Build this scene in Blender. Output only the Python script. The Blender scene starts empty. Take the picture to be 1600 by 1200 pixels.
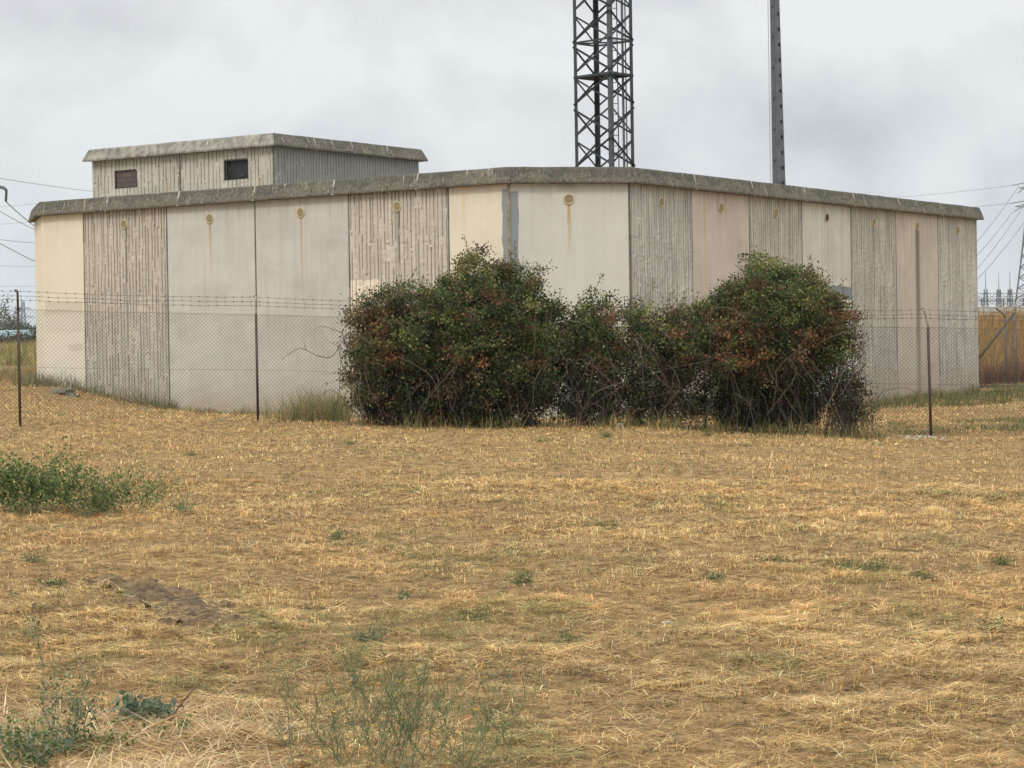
import bpy, math, random
import numpy as np
from mathutils import Vector, Matrix
S = bpy.context.scene
C = S.collection
R = math.radians
rng = np.random.default_rng(7)
random.seed(7)

# ------------------------------------------------------------------ camera
EYE = 1.6
FPX = 3544.7; PITCH = 0.0104; ROLL = -0.0155
_cp, _sp = math.cos(PITCH), math.sin(PITCH)
FWD = np.array([0, _cp, -_sp]); U0 = np.array([0, _sp, _cp]); R0 = np.array([1., 0, 0])
CR = math.cos(ROLL)*R0 + math.sin(ROLL)*U0
CU = -math.sin(ROLL)*R0 + math.cos(ROLL)*U0
cd = bpy.data.cameras.new('camera'); cam = bpy.data.objects.new('camera', cd); C.objects.link(cam)
cd.sensor_fit = 'HORIZONTAL'; cd.sensor_width = 36; cd.lens = 36*FPX/1600
cd.clip_start = 0.1; cd.clip_end = 20000
cam.matrix_world = Matrix(((CR[0], CU[0], -FWD[0], 0), (CR[1], CU[1], -FWD[1], 0), (CR[2], CU[2], -FWD[2], EYE), (0, 0, 0, 1)))
S.camera = cam

def at(px, py, D):
    """world point seen at photo pixel (px, py), D metres ahead"""
    v = FWD*D + CR*((px-800)/FPX*D) + CU*((600-py)/FPX*D)
    return np.array([v[0], v[1], v[2]+EYE])

# ------------------------------------------------------------------ world, sun, exposure
def nd(nt, typ, **kw):
    n = nt.nodes.new(typ)
    for k, v in kw.items():
        if k.startswith('i_'):
            n.inputs[k[2:].replace('_', ' ')].default_value = v
        else:
            setattr(n, k, v)
    return n
SUN = Vector((-0.28, -0.60, 0.75)).normalized()
w = bpy.data.worlds.new('World'); S.world = w; w.use_nodes = True
nt = w.node_tree; nt.nodes.clear(); L = nt.links.new
out = nd(nt, 'ShaderNodeOutputWorld'); bg = nd(nt, 'ShaderNodeBackground'); bg.inputs[1].default_value = 0.1
sky = nd(nt, 'ShaderNodeTexSky', sky_type='NISHITA', sun_disc=False)
sky.sun_elevation = math.asin(SUN.z); sky.sun_rotation = math.atan2(SUN.x, SUN.y)
tc = nd(nt, 'ShaderNodeTexCoord')
mp = nd(nt, 'ShaderNodeMapping'); mp.inputs['Scale'].default_value = (1, 1, 1.25); mp.inputs['Location'].default_value = (0.35, 0.1, 0.22)
L(tc.outputs['Generated'], mp.inputs['Vector'])
n1 = nd(nt, 'ShaderNodeTexNoise', i_Scale=6.0, i_Detail=7.0, i_Roughness=0.48, i_Distortion=0.35)
n2 = nd(nt, 'ShaderNodeTexNoise', i_Scale=13.0, i_Detail=6.0, i_Roughness=0.55, i_Distortion=0.3)
L(mp.outputs[0], n1.inputs['Vector']); L(mp.outputs[0], n2.inputs['Vector'])
mx = nd(nt, 'ShaderNodeMath', operation='MULTIPLY_ADD'); mx.inputs[1].default_value = 0.72
L(n1.outputs[0], mx.inputs[0])
m2 = nd(nt, 'ShaderNodeMath', operation='MULTIPLY'); m2.inputs[1].default_value = 0.28; L(n2.outputs[0], m2.inputs[0]); L(m2.outputs[0], mx.inputs[2])
cr = nd(nt, 'ShaderNodeValToRGB'); e = cr.color_ramp.elements
e[0].position = 0.39; e[0].color = (0.63, 0.655, 0.675, 1); e[1].position = 0.56; e[1].color = (0.91, 0.945, 0.94, 1); em = cr.color_ramp.elements.new(0.47); em.color = (0.77, 0.80, 0.82, 1)
L(mx.outputs[0], cr.inputs[0])
# an overcast sky brightens towards the zenith
sep = nd(nt, 'ShaderNodeSeparateXYZ'); L(tc.outputs['Generated'], sep.inputs[0])
zr = nd(nt, 'ShaderNodeMapRange'); zr.inputs['From Min'].default_value = 0.16; zr.inputs['From Max'].default_value = 0.9
zr.inputs['To Min'].default_value = 9.3; zr.inputs['To Max'].default_value = 25.0
L(sep.outputs['Z'], zr.inputs['Value'])
hz = nd(nt, 'ShaderNodeValToRGB'); e = hz.color_ramp.elements
e[0].position = 0.0; e[0].color = (0.82, 0.85, 0.90, 1); e[1].position = 0.13; e[1].color = (1, 1, 1, 1)
L(sep.outputs['Z'], hz.inputs[0])
mz = nd(nt, 'ShaderNodeMix', data_type='RGBA', blend_type='MULTIPLY'); mz.inputs[0].default_value = 1
L(cr.outputs[0], mz.inputs[6]); L(hz.outputs[0], mz.inputs[7])
vs = nd(nt, 'ShaderNodeVectorMath', operation='SCALE'); L(mz.outputs[2], vs.inputs[0]); L(zr.outputs[0], vs.inputs['Scale'])
mk = nd(nt, 'ShaderNodeMix', data_type='RGBA'); mk.inputs[0].default_value = 0.95
L(sky.outputs[0], mk.inputs[6]); L(vs.outputs[0], mk.inputs[7]); L(mk.outputs[2], bg.inputs[0]); L(bg.outputs[0], out.inputs[0])

sl = bpy.data.lights.new('sun', 'SUN'); sl.energy = 1.5; sl.angle = R(12); sl.color = (1, 0.96, 0.905)
so = bpy.data.objects.new('sun', sl); C.objects.link(so); so.rotation_euler = (-SUN).to_track_quat('-Z', 'Y').to_euler()
S.view_settings.view_transform = 'Standard'; S.view_settings.look = 'None'
S.view_settings.exposure = 0.0; S.view_settings.gamma = 1.0
S.cycles.max_bounces = 5; S.cycles.diffuse_bounces = 3; S.cycles.transparent_max_bounces = 6

# ------------------------------------------------------------------ object helpers
def tag(o, label=None, cat=None, group=None, kind=None):
    if label: o['label'] = label
    if cat: o['category'] = cat
    if group: o['group'] = group
    if kind: o['kind'] = kind
    return o
def empty(name, loc, label, cat, group=None):
    o = bpy.data.objects.new(name, None); C.objects.link(o); o.location = loc; o.empty_display_size = .3
    return tag(o, label, cat, group)
def link(name, me, mats, parent=None, rel=True):
    o = bpy.data.objects.new(name, me); C.objects.link(o)
    for m in (mats if isinstance(mats, (list, tuple)) else [mats]): me.materials.append(m)
    if parent: o.parent = parent
    return o
def npmesh(V, F, col=None, smooth=False, mi=None):
    """V (n,3), F (m,k) one face size; col (n,3) point colours"""
    me = bpy.data.meshes.new('mesh'); V = np.asarray(V, np.float32); F = np.asarray(F, np.int32)
    me.vertices.add(len(V)); me.vertices.foreach_set('co', V.ravel())
    m, k = F.shape
    me.loops.add(m*k); me.loops.foreach_set('vertex_index', F.ravel())
    me.polygons.add(m); me.polygons.foreach_set('loop_start', np.arange(m, dtype=np.int32)*k)
    if mi is not None: me.polygons.foreach_set('material_index', np.asarray(mi, np.int32))
    if smooth: me.polygons.foreach_set('use_smooth', np.ones(m, bool))
    if col is not None:
        a = me.color_attributes.new('Col', 'FLOAT_COLOR', 'POINT')
        cc = np.ones((len(V), 4), np.float32); cc[:, :3] = col; a.data.foreach_set('color', cc.ravel())
    me.update(calc_edges=True); me.validate()
    return me
class MB:
    def __init__(s): s.v = []; s.f = []; s.m = []; s.n = 0
    def add(s, V, F, mi=0):
        b = s.n; V = [tuple(map(float, v)) for v in V]
        s.v += V; s.f += [tuple(i+b for i in f) for f in F]; s.m += [mi]*len(F); s.n += len(V); return s
    def box(s, x0, x1, y0, y1, z0, z1, mi=0, ch=0.0):
        V = [(x0, y0, z0), (x1, y0, z0), (x1, y1, z0), (x0, y1, z0), (x0+ch, y0+ch*0, z1), (x1-ch, y0, z1), (x1-ch, y1, z1), (x0+ch, y1, z1)]
        return s.add(V, [(0, 3, 2, 1), (4, 5, 6, 7), (0, 1, 5, 4), (1, 2, 6, 5), (2, 3, 7, 6), (3, 0, 4, 7)], mi)
    def tube(s, pts, r, k=6, mi=0, cap=True):
        P = np.asarray(pts, float); n = len(P); r = np.broadcast_to(np.asarray(r, float), (n,))
        V, F = [], []
        t0 = P[min(1, n-1)]-P[0]; ref = np.array([0, 0, 1.]) if abs(t0[2]) < .9*np.linalg.norm(t0) else np.array([1., 0, 0])
        for i in range(n):
            t = P[min(i+1, n-1)]-P[max(i-1, 0)]; t /= np.linalg.norm(t)+1e-9
            a = np.cross(t, ref); a /= np.linalg.norm(a)+1e-9; b = np.cross(t, a)
            for j in range(k):
                q = 2*math.pi*(j+.5)/k; V.append(P[i]+r[i]*(math.cos(q)*a+math.sin(q)*b))
        for i in range(n-1):
            for j in range(k):
                F.append((i*k+j, i*k+(j+1) % k, (i+1)*k+(j+1) % k, (i+1)*k+j))
        if cap: F += [tuple(range(k))[::-1], tuple(range((n-1)*k, n*k))]
        return s.add(V, F, mi)
    def bar(s, a, b, w, h=None, mi=0):
        """rectangular bar from a to b"""
        h = h or w; a = np.asarray(a, float); b = np.asarray(b, float); t = b-a; t /= np.linalg.norm(t)
        ref = np.array([0, 0, 1.]) if abs(t[2]) < .95 else np.array([0, 1., 0])
        u = np.cross(t, ref); u /= np.linalg.norm(u); v = np.cross(u, t)
        V = [p+sx*u*w/2+sy*v*h/2 for p in (a, b) for sx, sy in ((-1, -1), (1, -1), (1, 1), (-1, 1))]
        return s.add(V, [(0, 1, 2, 3), (7, 6, 5, 4), (0, 4, 5, 1), (1, 5, 6, 2), (2, 6, 7, 3), (3, 7, 4, 0)], mi)
    def angle(s, a, b, w, t, u, v, mi=0):
        """L-section from a to b, flanges along unit directions u and v"""
        a = np.asarray(a, float); b = np.asarray(b, float); u = np.asarray(u, float); v = np.asarray(v, float)
        sec = [(0, 0), (w, 0), (w, t), (t, t), (t, w), (0, w)]
        V = [p+u*x+v*y for p in (a, b) for x, y in sec]
        return s.add(V, [(0, 1, 2, 3), (0, 3, 4, 5), (9, 8, 7, 6), (11, 10, 9, 6)]+[(i, (i+1) % 6, 6+(i+1) % 6, 6+i) for i in range(6)], mi)
    def mesh(s, smooth=False):
        me = bpy.data.meshes.new('mesh'); me.from_pydata(s.v, [], s.f); me.polygons.foreach_set('material_index', s.m)
        if smooth: me.polygons.foreach_set('use_smooth', [True]*len(s.f))
        me.update(); return me
    def build(s, name, mats, parent=None, smooth=False): return link(name, s.mesh(smooth), mats, parent)

# value noise in numpy
_T = rng.random((256, 256))
def vnoise(x, y):
    xi = np.floor(x).astype(int); yi = np.floor(y).astype(int); fx = x-xi; fy = y-yi
    fx = fx*fx*(3-2*fx); fy = fy*fy*(3-2*fy)
    a = _T[xi & 255, yi & 255]; b = _T[(xi+1) & 255, yi & 255]; c = _T[xi & 255, (yi+1) & 255]; d = _T[(xi+1) & 255, (yi+1) & 255]
    return (a*(1-fx)+b*fx)*(1-fy)+(c*(1-fx)+d*fx)*fy
def fbm(x, y, o=4):
    s = 0; a = 1; t = 0
    for i in range(o): s = s+a*vnoise(x*2**i+17*i, y*2**i+31*i); t += a; a *= .5
    return s/t

# ------------------------------------------------------------------ material helpers
def mat(name):
    m = bpy.data.materials.new(name); m.use_nodes = True; nt = m.node_tree; nt.nodes.clear()
    o = nd(nt, 'ShaderNodeOutputMaterial'); p = nd(nt, 'ShaderNodeBsdfPrincipled'); nt.links.new(p.outputs[0], o.inputs[0])
    return m, nt, p, o
def M_(nt, op, a, b=None, c=None, clamp=False):
    n = nd(nt, 'ShaderNodeMath', operation=op, use_clamp=clamp)
    for i, v in enumerate((a, b, c)):
        if v is None: continue
        if isinstance(v, (int, float)): n.inputs[i].default_value = v
        else: nt.links.new(v, n.inputs[i])
    return n.outputs[0]
def ramp(nt, fac, stops):
    n = nd(nt, 'ShaderNodeValToRGB'); e = n.color_ramp.elements
    while len(e) < len(stops): e.new(0.5)
    for i, (p, c) in enumerate(stops):
        e[i].position = p; e[i].color = (c, c, c, 1) if isinstance(c, (int, float)) else (*c, 1)
    nt.links.new(fac, n.inputs[0]); return n.outputs[0]
def mixc(nt, fac, a, b, mode='MIX'):
    n = nd(nt, 'ShaderNodeMix', data_type='RGBA', blend_type=mode)
    for i, v in ((0, fac), (6, a), (7, b)):
        if isinstance(v, (int, float)): n.inputs[i].default_value = v
        elif isinstance(v, tuple): n.inputs[i].default_value = (*v, 1)
        else: nt.links.new(v, n.inputs[i])
    return n.outputs[2]
def noise(nt, vec, scale, detail=4, rough=.55, dist=0., sc=None):
    if sc:
        mp = nd(nt, 'ShaderNodeMapping'); mp.inputs['Scale'].default_value = sc; nt.links.new(vec, mp.inputs['Vector']); vec = mp.outputs[0]
    n = nd(nt, 'ShaderNodeTexNoise', i_Scale=scale, i_Detail=float(detail), i_Roughness=rough, i_Distortion=dist)
    nt.links.new(vec, n.inputs['Vector']); return n.outputs[0]
def bump(nt, p, h, strength=.5, dist=.01):
    b = nd(nt, 'ShaderNodeBump'); b.inputs['Strength'].default_value = strength; b.inputs['Distance'].default_value = dist
    nt.links.new(h, b.inputs['Height']); nt.links.new(b.outputs[0], p.inputs['Normal'])
def simple(name, c1, c2=None, scale=20, rough=.8, metal=0., bmp=.3, detail=5, sc=None):
    m, nt, p, o = mat(name); tc = nd(nt, 'ShaderNodeTexCoord')
    n = noise(nt, tc.outputs['Object'], scale, detail, sc=sc)
    c2 = c2 or tuple(x*.6 for x in c1)
    nt.links.new(ramp(nt, n, [(.32, c2), (.68, c1)]), p.inputs['Base Color'])
    p.inputs['Roughness'].default_value = rough; p.inputs['Metallic'].default_value = metal
    if bmp: bump(nt, p, n, bmp)
    return m
def attrmat(name, rough=.75, transl=0.25, spec=.3, nz=None):
    m, nt, p, o = mat(name); a = nd(nt, 'ShaderNodeAttribute', attribute_name='Col')
    p.inputs['Roughness'].default_value = rough; p.inputs['Specular IOR Level'].default_value = spec
    nt.links.new(a.outputs['Color'], p.inputs['Base Color'])
    if transl:
        t = nd(nt, 'ShaderNodeBsdfTranslucent'); nt.links.new(a.outputs['Color'], t.inputs['Color'])
        mx = nd(nt, 'ShaderNodeMixShader'); mx.inputs[0].default_value = transl
        nt.links.new(p.outputs[0], mx.inputs[1]); nt.links.new(t.outputs[0], mx.inputs[2]); nt.links.new(mx.outputs[0], o.inputs[0])
    return m

# ------------------------------------------------------------------ terrain
ROWS = [(-60, [(0, 0)]), (9, [(0, 0)]), (20, [(-6, .30), (0, .24), (6, .12)]),
        (34, [(-7.6, .62), (-4, .58), (-1, .55), (2, .48), (5, .32), (6.6, .24), (9, .28)]),
        (36, [(-7.6, .78), (-4, .67), (-1, .61), (2, .52), (5, .35), (6.6, .26), (9, .3)]),
        (42, [(-12, .95), (-8.5, .92), (-6, .68), (-3.5, .55), (4, .45), (8, .38), (10, .42)]),
        (46, [(-12, 1.15), (-9.3, 1.12), (-7.2, .66), (-4, .5), (8, .46), (16, .5)]),
        (51, [(-12, 1.3), (-10, 1.27), (-6, .7), (8, .5), (16, .58)]),
        (62, [(-14, 1.15), (-8, .8), (10, .6), (14, .72)]),
        (72, [(-15, 1.3), (-8, .9), (10, .7), (14, 1.0)]),
        (110, [(-22, 1.85), (-5, 1.5), (10, 2.2), (20, 2.9)]),
        (250, [(-52, 4.1), (0, 4), (50, 4.6)]), (9000, [(0, 5)])]
def terrain(x, y, fine=True):
    x = np.asarray(x, float); y = np.asarray(y, float)
    zr = np.array([np.interp(x, [p[0] for p in r], [p[1] for p in r]) for _, r in ROWS])
    ys = np.array([r[0] for r in ROWS]); i = np.clip(np.searchsorted(ys, y, side='right')-1, 0, len(ys)-2)
    t = np.clip((y-ys[i])/(ys[i+1]-ys[i]), 0, 1)
    za = np.take_along_axis(zr, i[None], 0)[0]; zb = np.take_along_axis(zr, (i+1)[None], 0)[0]
    z = za*(1-t)+zb*t
    z = z+(fbm(x*.9+5, y*.9, 3)-.5)*.09
    if fine: z = z+(fbm(x*5, y*5+9, 4)-.5)*.06
    return z
def tz(x, y): return float(terrain(np.array([x]), np.array([y]))[0])
def ground_at(px, D):
    p = at(px, 600, D); return np.array([p[0], p[1], tz(p[0], p[1])])

def grid(xs, ys, fn):
    X, Y = np.meshgrid(xs, ys); Z = fn(X.ravel(), Y.ravel())
    V = np.stack([X.ravel(), Y.ravel(), Z], 1); nx, ny = len(xs), len(ys)
    i = np.arange(nx-1)[None]+nx*np.arange(ny-1)[:, None]; i = i.ravel()
    return V, np.stack([i, i+1, i+nx+1, i+nx], 1)
xs = np.concatenate([-np.geomspace(6000, 14.5, 26), np.linspace(-14, 16, 260), np.geomspace(16.6, 6000, 26)])
ys = np.concatenate([np.linspace(-30, 5, 8), np.linspace(5.5, 14, 140), np.linspace(14.1, 40, 200), np.linspace(40.5, 75, 70), np.geomspace(77, 8500, 46)])
gm, nt, p, o = mat('dry_ground'); tc = nd(nt, 'ShaderNodeTexCoord'); V_ = tc.outputs['Object']
a = noise(nt, V_, 9, 8, .7); b = noise(nt, V_, 1.4, 5, .6); c = noise(nt, V_, 55, 4, .7, sc=(1, 1.6, 1))
ac = M_(nt, 'ADD', M_(nt, 'MULTIPLY', a, .55), M_(nt, 'MULTIPLY', c, .45))
c1 = ramp(nt, ac, [(.38, (.05, .032, .018)), (.5, (.37, .23, .095)), (.61, (.62, .43, .20))])
c2 = ramp(nt, ac, [(.38, (.055, .038, .022)), (.58, (.32, .22, .11))])
cc = mixc(nt, ramp(nt, b, [(.45, 0.), (.66, .55)]), c1, c2)
sp = nd(nt, 'ShaderNodeSeparateXYZ'); nt.links.new(V_, sp.inputs[0])
far = ramp(nt, noise(nt, V_, .16, 6, .65, sc=(1, 2.2, 1)), [(.35, (.17, .16, .05)), (.55, (.33, .25, .10)), (.7, (.36, .22, .11))])
ff = M_(nt, 'MULTIPLY', M_(nt, 'SUBTRACT', sp.outputs['Y'], 62), 1/30, clamp=True)
nt.links.new(mixc(nt, ff, cc, far), p.inputs['Base Color']); p.inputs['Roughness'].default_value = .95; p.inputs['Specular IOR Level'].default_value = .1
bump(nt, p, M_(nt, 'ADD', a, M_(nt, 'MULTIPLY', c, .8)), 1., .04)
Vg, Fg = grid(xs, ys, terrain)
tag(link('ground', npmesh(Vg, Fg, smooth=True), gm), kind='structure')

# ------------------------------------------------------------------ concrete building
AZ = R(34.716)
Ld = np.array([-math.cos(AZ), math.sin(AZ), 0]); Rd = np.array([math.sin(AZ), math.cos(AZ), 0])
A = np.array([-.0087, 42.2717, 0]); B = A+2.3033*(Rd-Ld)/math.sqrt(2)
WL, WR, PL = 2.4215, 2.3291, 1.3938; H = 5.2; PH = .30; WT = H-PH
lenL = PL+4*WL+1.27; Lend = A+Ld*lenL; Rend = B+Rd*WR*7
p54 = at(54.5, 400, 51.5); Lcham = np.array([p54[0], p54[1], 0])
bld = empty('concrete_building', tuple(A), 'low flat roofed building of cream and ribbed grey concrete panels, behind the wire fence', 'building')

def wall_mat(name, base=(.5, .5, .5), stains=(), mott=.16, streaks=.32, dirt_top_dark=.42, patches=(), zt=WT, grit=0., run_shade=0.):
    """panel paint/concrete in the panel's own coordinates. stains: (x, z_top, length, width, colour, strength)
    patches: (x0,x1,z0,z1,colour,strength) with ragged edges"""
    m, nt, p, o = mat(name); tc = nd(nt, 'ShaderNodeTexCoord'); V = tc.outputs['Object']
    oi = nd(nt, 'ShaderNodeObjectInfo'); va = nd(nt, 'ShaderNodeVectorMath', operation='ADD'); nt.links.new(V, va.inputs[0])
    cx = nd(nt, 'ShaderNodeCombineXYZ'); nt.links.new(M_(nt, 'MULTIPLY', oi.outputs['Random'], 50.), cx.inputs[1]); nt.links.new(cx.outputs[0], va.inputs[1])
    W = va.outputs[0]
    s = nd(nt, 'ShaderNodeSeparateXYZ'); nt.links.new(V, s.inputs[0]); X, Z = s.outputs[0], s.outputs[2]
    n1 = noise(nt, W, 1.3, 6, .6); n2 = noise(nt, W, 3.2, 5, .6, sc=(3.2, 1, .16)); n3 = noise(nt, W, 38, 5, .65)
    col = mixc(nt, ramp(nt, n1, [(.3, 0.), (.7, 1.)]), tuple(x*(1-mott) for x in base), tuple(min(1, x*(1+mott*.5)) for x in base))
    col = mixc(nt, M_(nt, 'MULTIPLY', ramp(nt, n2, [(.50, 0.), (.75, 1.)]), streaks), col, (base[0]*.55, base[1]*.52, base[2]*.47))
    if run_shade:  # dirt runs; on ribbed panels these dark lines also paint in groove shade
        n5 = noise(nt, W, 1.0, 6, .7, sc=(22, 1, .55)); col = mixc(nt, M_(nt, 'MULTIPLY', ramp(nt, n5, [(.44, 0.), (.60, 1.)]), run_shade), col, (base[0]*.42, base[1]*.40, base[2]*.37))
    # darker band under the parapet and dirt splash at the foot, ragged by noise
    zz = M_(nt, 'ADD', Z, M_(nt, 'MULTIPLY', M_(nt, 'SUBTRACT', n2, .5), 1.2))
    top = M_(nt, 'MULTIPLY', M_(nt, 'SUBTRACT', zz, zt-.35), 2.2, clamp=True)
    col = mixc(nt, M_(nt, 'MULTIPLY', top, dirt_top_dark*.8), col, (.20, .185, .16))
    foot = M_(nt, 'MULTIPLY', M_(nt, 'SUBTRACT', 1.45, zz), 1.1, clamp=True)
    col = mixc(nt, M_(nt, 'MULTIPLY', foot, dirt_top_dark*1.5), col, (.37, .285, .17))
    for (x0, z0, ln, wd, c, st) in stains:
        wob = M_(nt, 'MULTIPLY', M_(nt, 'SUBTRACT', noise(nt, W, 1.2, 2), .5), .05)
        dx = M_(nt, 'ABSOLUTE', M_(nt, 'ADD', M_(nt, 'SUBTRACT', X, x0), wob))
        t = M_(nt, 'DIVIDE', M_(nt, 'SUBTRACT', z0, Z), ln)          # 0 at top .. 1 at the bottom
        inside = M_(nt, 'MULTIPLY', M_(nt, 'GREATER_THAN', t, 0.), M_(nt, 'SUBTRACT', 1., t, clamp=True))
        prof = M_(nt, 'SUBTRACT', 1., M_(nt, 'DIVIDE', dx, wd), clamp=True)
        k = M_(nt, 'MULTIPLY', M_(nt, 'MULTIPLY', inside, M_(nt, 'POWER', prof, .8)), st, clamp=True)
        col = mixc(nt, k, col, c)
    for (x0, x1, z0, z1, c, st) in patches:
        wv = M_(nt, 'MULTIPLY', M_(nt, 'SUBTRACT', noise(nt, W, 5, 5, .6), .5), .10)
        xx = M_(nt, 'ADD', X, wv); z_ = M_(nt, 'ADD', Z, M_(nt, 'MULTIPLY', wv, 1.5))
        k = M_(nt, 'MULTIPLY', M_(nt, 'MULTIPLY', M_(nt, 'GREATER_THAN', xx, x0), M_(nt, 'LESS_THAN', xx, x1)),
               M_(nt, 'MULTIPLY', M_(nt, 'GREATER_THAN', z_, z0), M_(nt, 'LESS_THAN', z_, z1)))
        col = mixc(nt, M_(nt, 'MULTIPLY', k, st), col, c)
    col = mixc(nt, ramp(nt, n3, [(.3, .10+grit), (.5, 0.)]), col, (.22, .20, .17))
    nt.links.new(col, p.inputs['Base Color']); p.inputs['Roughness'].default_value = .9; p.inputs['Specular IOR Level'].default_value = .2
    bump(nt, p, M_(nt, 'ADD', n3, M_(nt, 'MULTIPLY', n1, 1.5)), .5, .012)
    return m
RUST = (.36, .20, .07); DK = (.14, .115, .085)
CREAM = (.70, .62, .49); GREY = (.52, .495, .438); PINK = (.545, .475, .40); PALE = (.61, .58, .50); RIB = (.56, .51, .42); RIB2 = (.55, .525, .47); TAR = (.20, .218, .235)

def placed(o, origin, xdir):
    o.location = Vector(tuple(np.asarray(origin)-A)); o.rotation_euler = (0, 0, math.atan2(xdir[1], xdir[0])); return o
def smooth_panel(origin, xdir, W, m, z0=-.4, z1=WT, holes=None, name='wall_panel'):
    mb = MB(); g = .008
    if not holes: mb.box(g, W-g, 0, .15, z0, z1)
    o = mb.build(name, m, bld); bv = o.modifiers.new('bevel', 'BEVEL'); bv.width = .008; bv.segments = 1
    return placed(o, origin, xdir)
def rib_panel(origin, xdir, W, m, z0=-.4, z1=WT, n=26, seed=0, hole=None, name='ribbed_wall_panel', fine=False):
    """cast relief: staggered vertical grooves with jogs, lips and knots"""
    r = np.random.default_rng(seed); pitch = (W-.03)/n; zs = np.arange(z0, z1, .045); zs = np.append(zs, z1); nz = len(zs); cols = []; Y = []
    xg = .015+pitch*(np.arange(n)+.5)
    for i in range(n):
        dep = np.zeros(nz); off = np.zeros(nz); lip = np.zeros(nz); knot = np.zeros(nz); z = z0-r.uniform(0, 1.0)
        while z < z1:
            ln = r.uniform(.35, 1.5)*(2.2 if fine else 1); gap = r.choice([.02, .10, .22, .40])*(.5 if fine else 1); a = (zs > z) & (zs < z+ln)
            dep[a] = r.uniform(.016, .036); off[(zs > z) & (zs < z+ln+gap)] = r.uniform(-.018, .018)*(.4 if fine else 1); lip[a] = r.uniform(.002, .008)
            k = np.argmin(np.abs(zs-z))
            if r.random() < (.25 if fine else .75): knot[k] = r.uniform(.008, .022)
            z += ln+gap
        off = off+r.normal(0, .0015, nz); g = r.uniform(.0045, .009) if seed >= 20 else r.uniform(.003, .0065)
        base = r.normal(0, .0025, nz)+np.repeat(r.normal(0, .003, nz//8+1), 8)[:nz]
        for dx, k in ((-pitch*.36, 0), (-.013, 1), (-g, 2), (g, 3), (.014, 4), (pitch*.36, 0)):
            cols.append(np.clip(xg[i]+dx+off*(1 if k else .3), .004, W-.004))
            y = {0: base+0*dep, 1: base-lip-knot, 2: base+dep-knot*1.2, 3: base+dep-knot*1.2, 4: base-lip*.4-knot*.9}[k]; Y.append(np.clip(y, -.026, .034)+r.normal(0, .0009, nz))
    X = np.array([np.full(nz, .004)]+cols+[np.full(nz, W-.004)]); X = np.maximum.accumulate(X, 0); Yv = np.array([np.zeros(nz)]+Y+[np.zeros(nz)]); nx = len(X)
    V = np.stack([X, Yv, np.broadcast_to(zs, X.shape)], 2).reshape(-1, 3); i, j = np.meshgrid(np.arange(nx-1), np.arange(nz-1), indexing='ij'); i, j = i.ravel(), j.ravel()
    F = np.stack([i*nz+j, (i+1)*nz+j, (i+1)*nz+j+1, i*nz+j+1], 1)
    if hole:
        cx, cz = (X[i, j]+X[i+1, j+1])/2, (zs[j]+zs[j+1])/2; F = F[~((cx > hole[0]) & (cx < hole[1]) & (cz > hole[2]) & (cz < hole[3]))]
    mb = MB(); mb.v = [tuple(q) for q in V.tolist()]; mb.f = [tuple(q) for q in F.tolist()]; mb.m = [0]*len(F); mb.n = len(V)
    if hole:
        a, b, c, d = hole; mb.box(.004, a, .04, .15, z0, z1); mb.box(b, W-.004, .04, .15, z0, z1); mb.box(a, b, .04, .15, z0, c); mb.box(a, b, .04, .15, d, z1)
    else: mb.box(.004, W-.004, .04, .15, z0, z1)
    return placed(mb.build(name, m, bld), origin, xdir)

vent_ring = simple('vent_ring_cream', (.60, .51, .31), (.44, .36, .20), 30, .7)
vent_grille = simple('vent_grille_brown', (.42, .34, .20), (.26, .20, .11), 30, .8)
vent_dark = simple('vent_grille_dark', (.10, .08, .05), (.04, .03, .02), 60, .8)
def vent(origin, xdir, dark=False):
    mb = MB(); k = 20; V = []; prof = [(.105, 0), (.105, -.014), (.098, -.02), (.086, -.02), (.080, -.012), (.080, 0)]
    for j in range(k):
        q = 2*math.pi*j/k
        for rr, y in prof: V.append((rr*math.cos(q), y, rr*math.sin(q)))
    n = len(prof); F = [(j*n+i, j*n+i+1, ((j+1) % k)*n+i+1, ((j+1) % k)*n+i) for j in range(k) for i in range(n-1)]
    mb.add(V, F); o = mb.build('air_vent', vent_ring, bld, True); placed(o, origin, xdir)
    g = MB(); V = [(0, -.012, 0)]+[(.082*math.cos(2*math.pi*j/k), -.010, .082*math.sin(2*math.pi*j/k)) for j in range(k)]
    g.add(V, [(0, 1+j, 1+(j+1) % k) for j in range(k)])
    for i in range(-3, 4):
        h = math.sqrt(.075**2-(i*.02)**2); g.box(-h, h, -.016, -.009, i*.02-.004, i*.02+.004)
    for i in (-2, 0, 2):
        h = math.sqrt(.075**2-(i*.02)**2); g.box(i*.02-.003, i*.02+.003, -.018, -.010, -h, h)
    link('vent_grille', g.mesh(), vent_dark if dark else vent_grille, o)
    return o
VZ = 4.6
def streak(x, ln, st=.8, wd=.035, c=RUST): return (x, VZ-.09, ln, wd, c, st)
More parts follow.
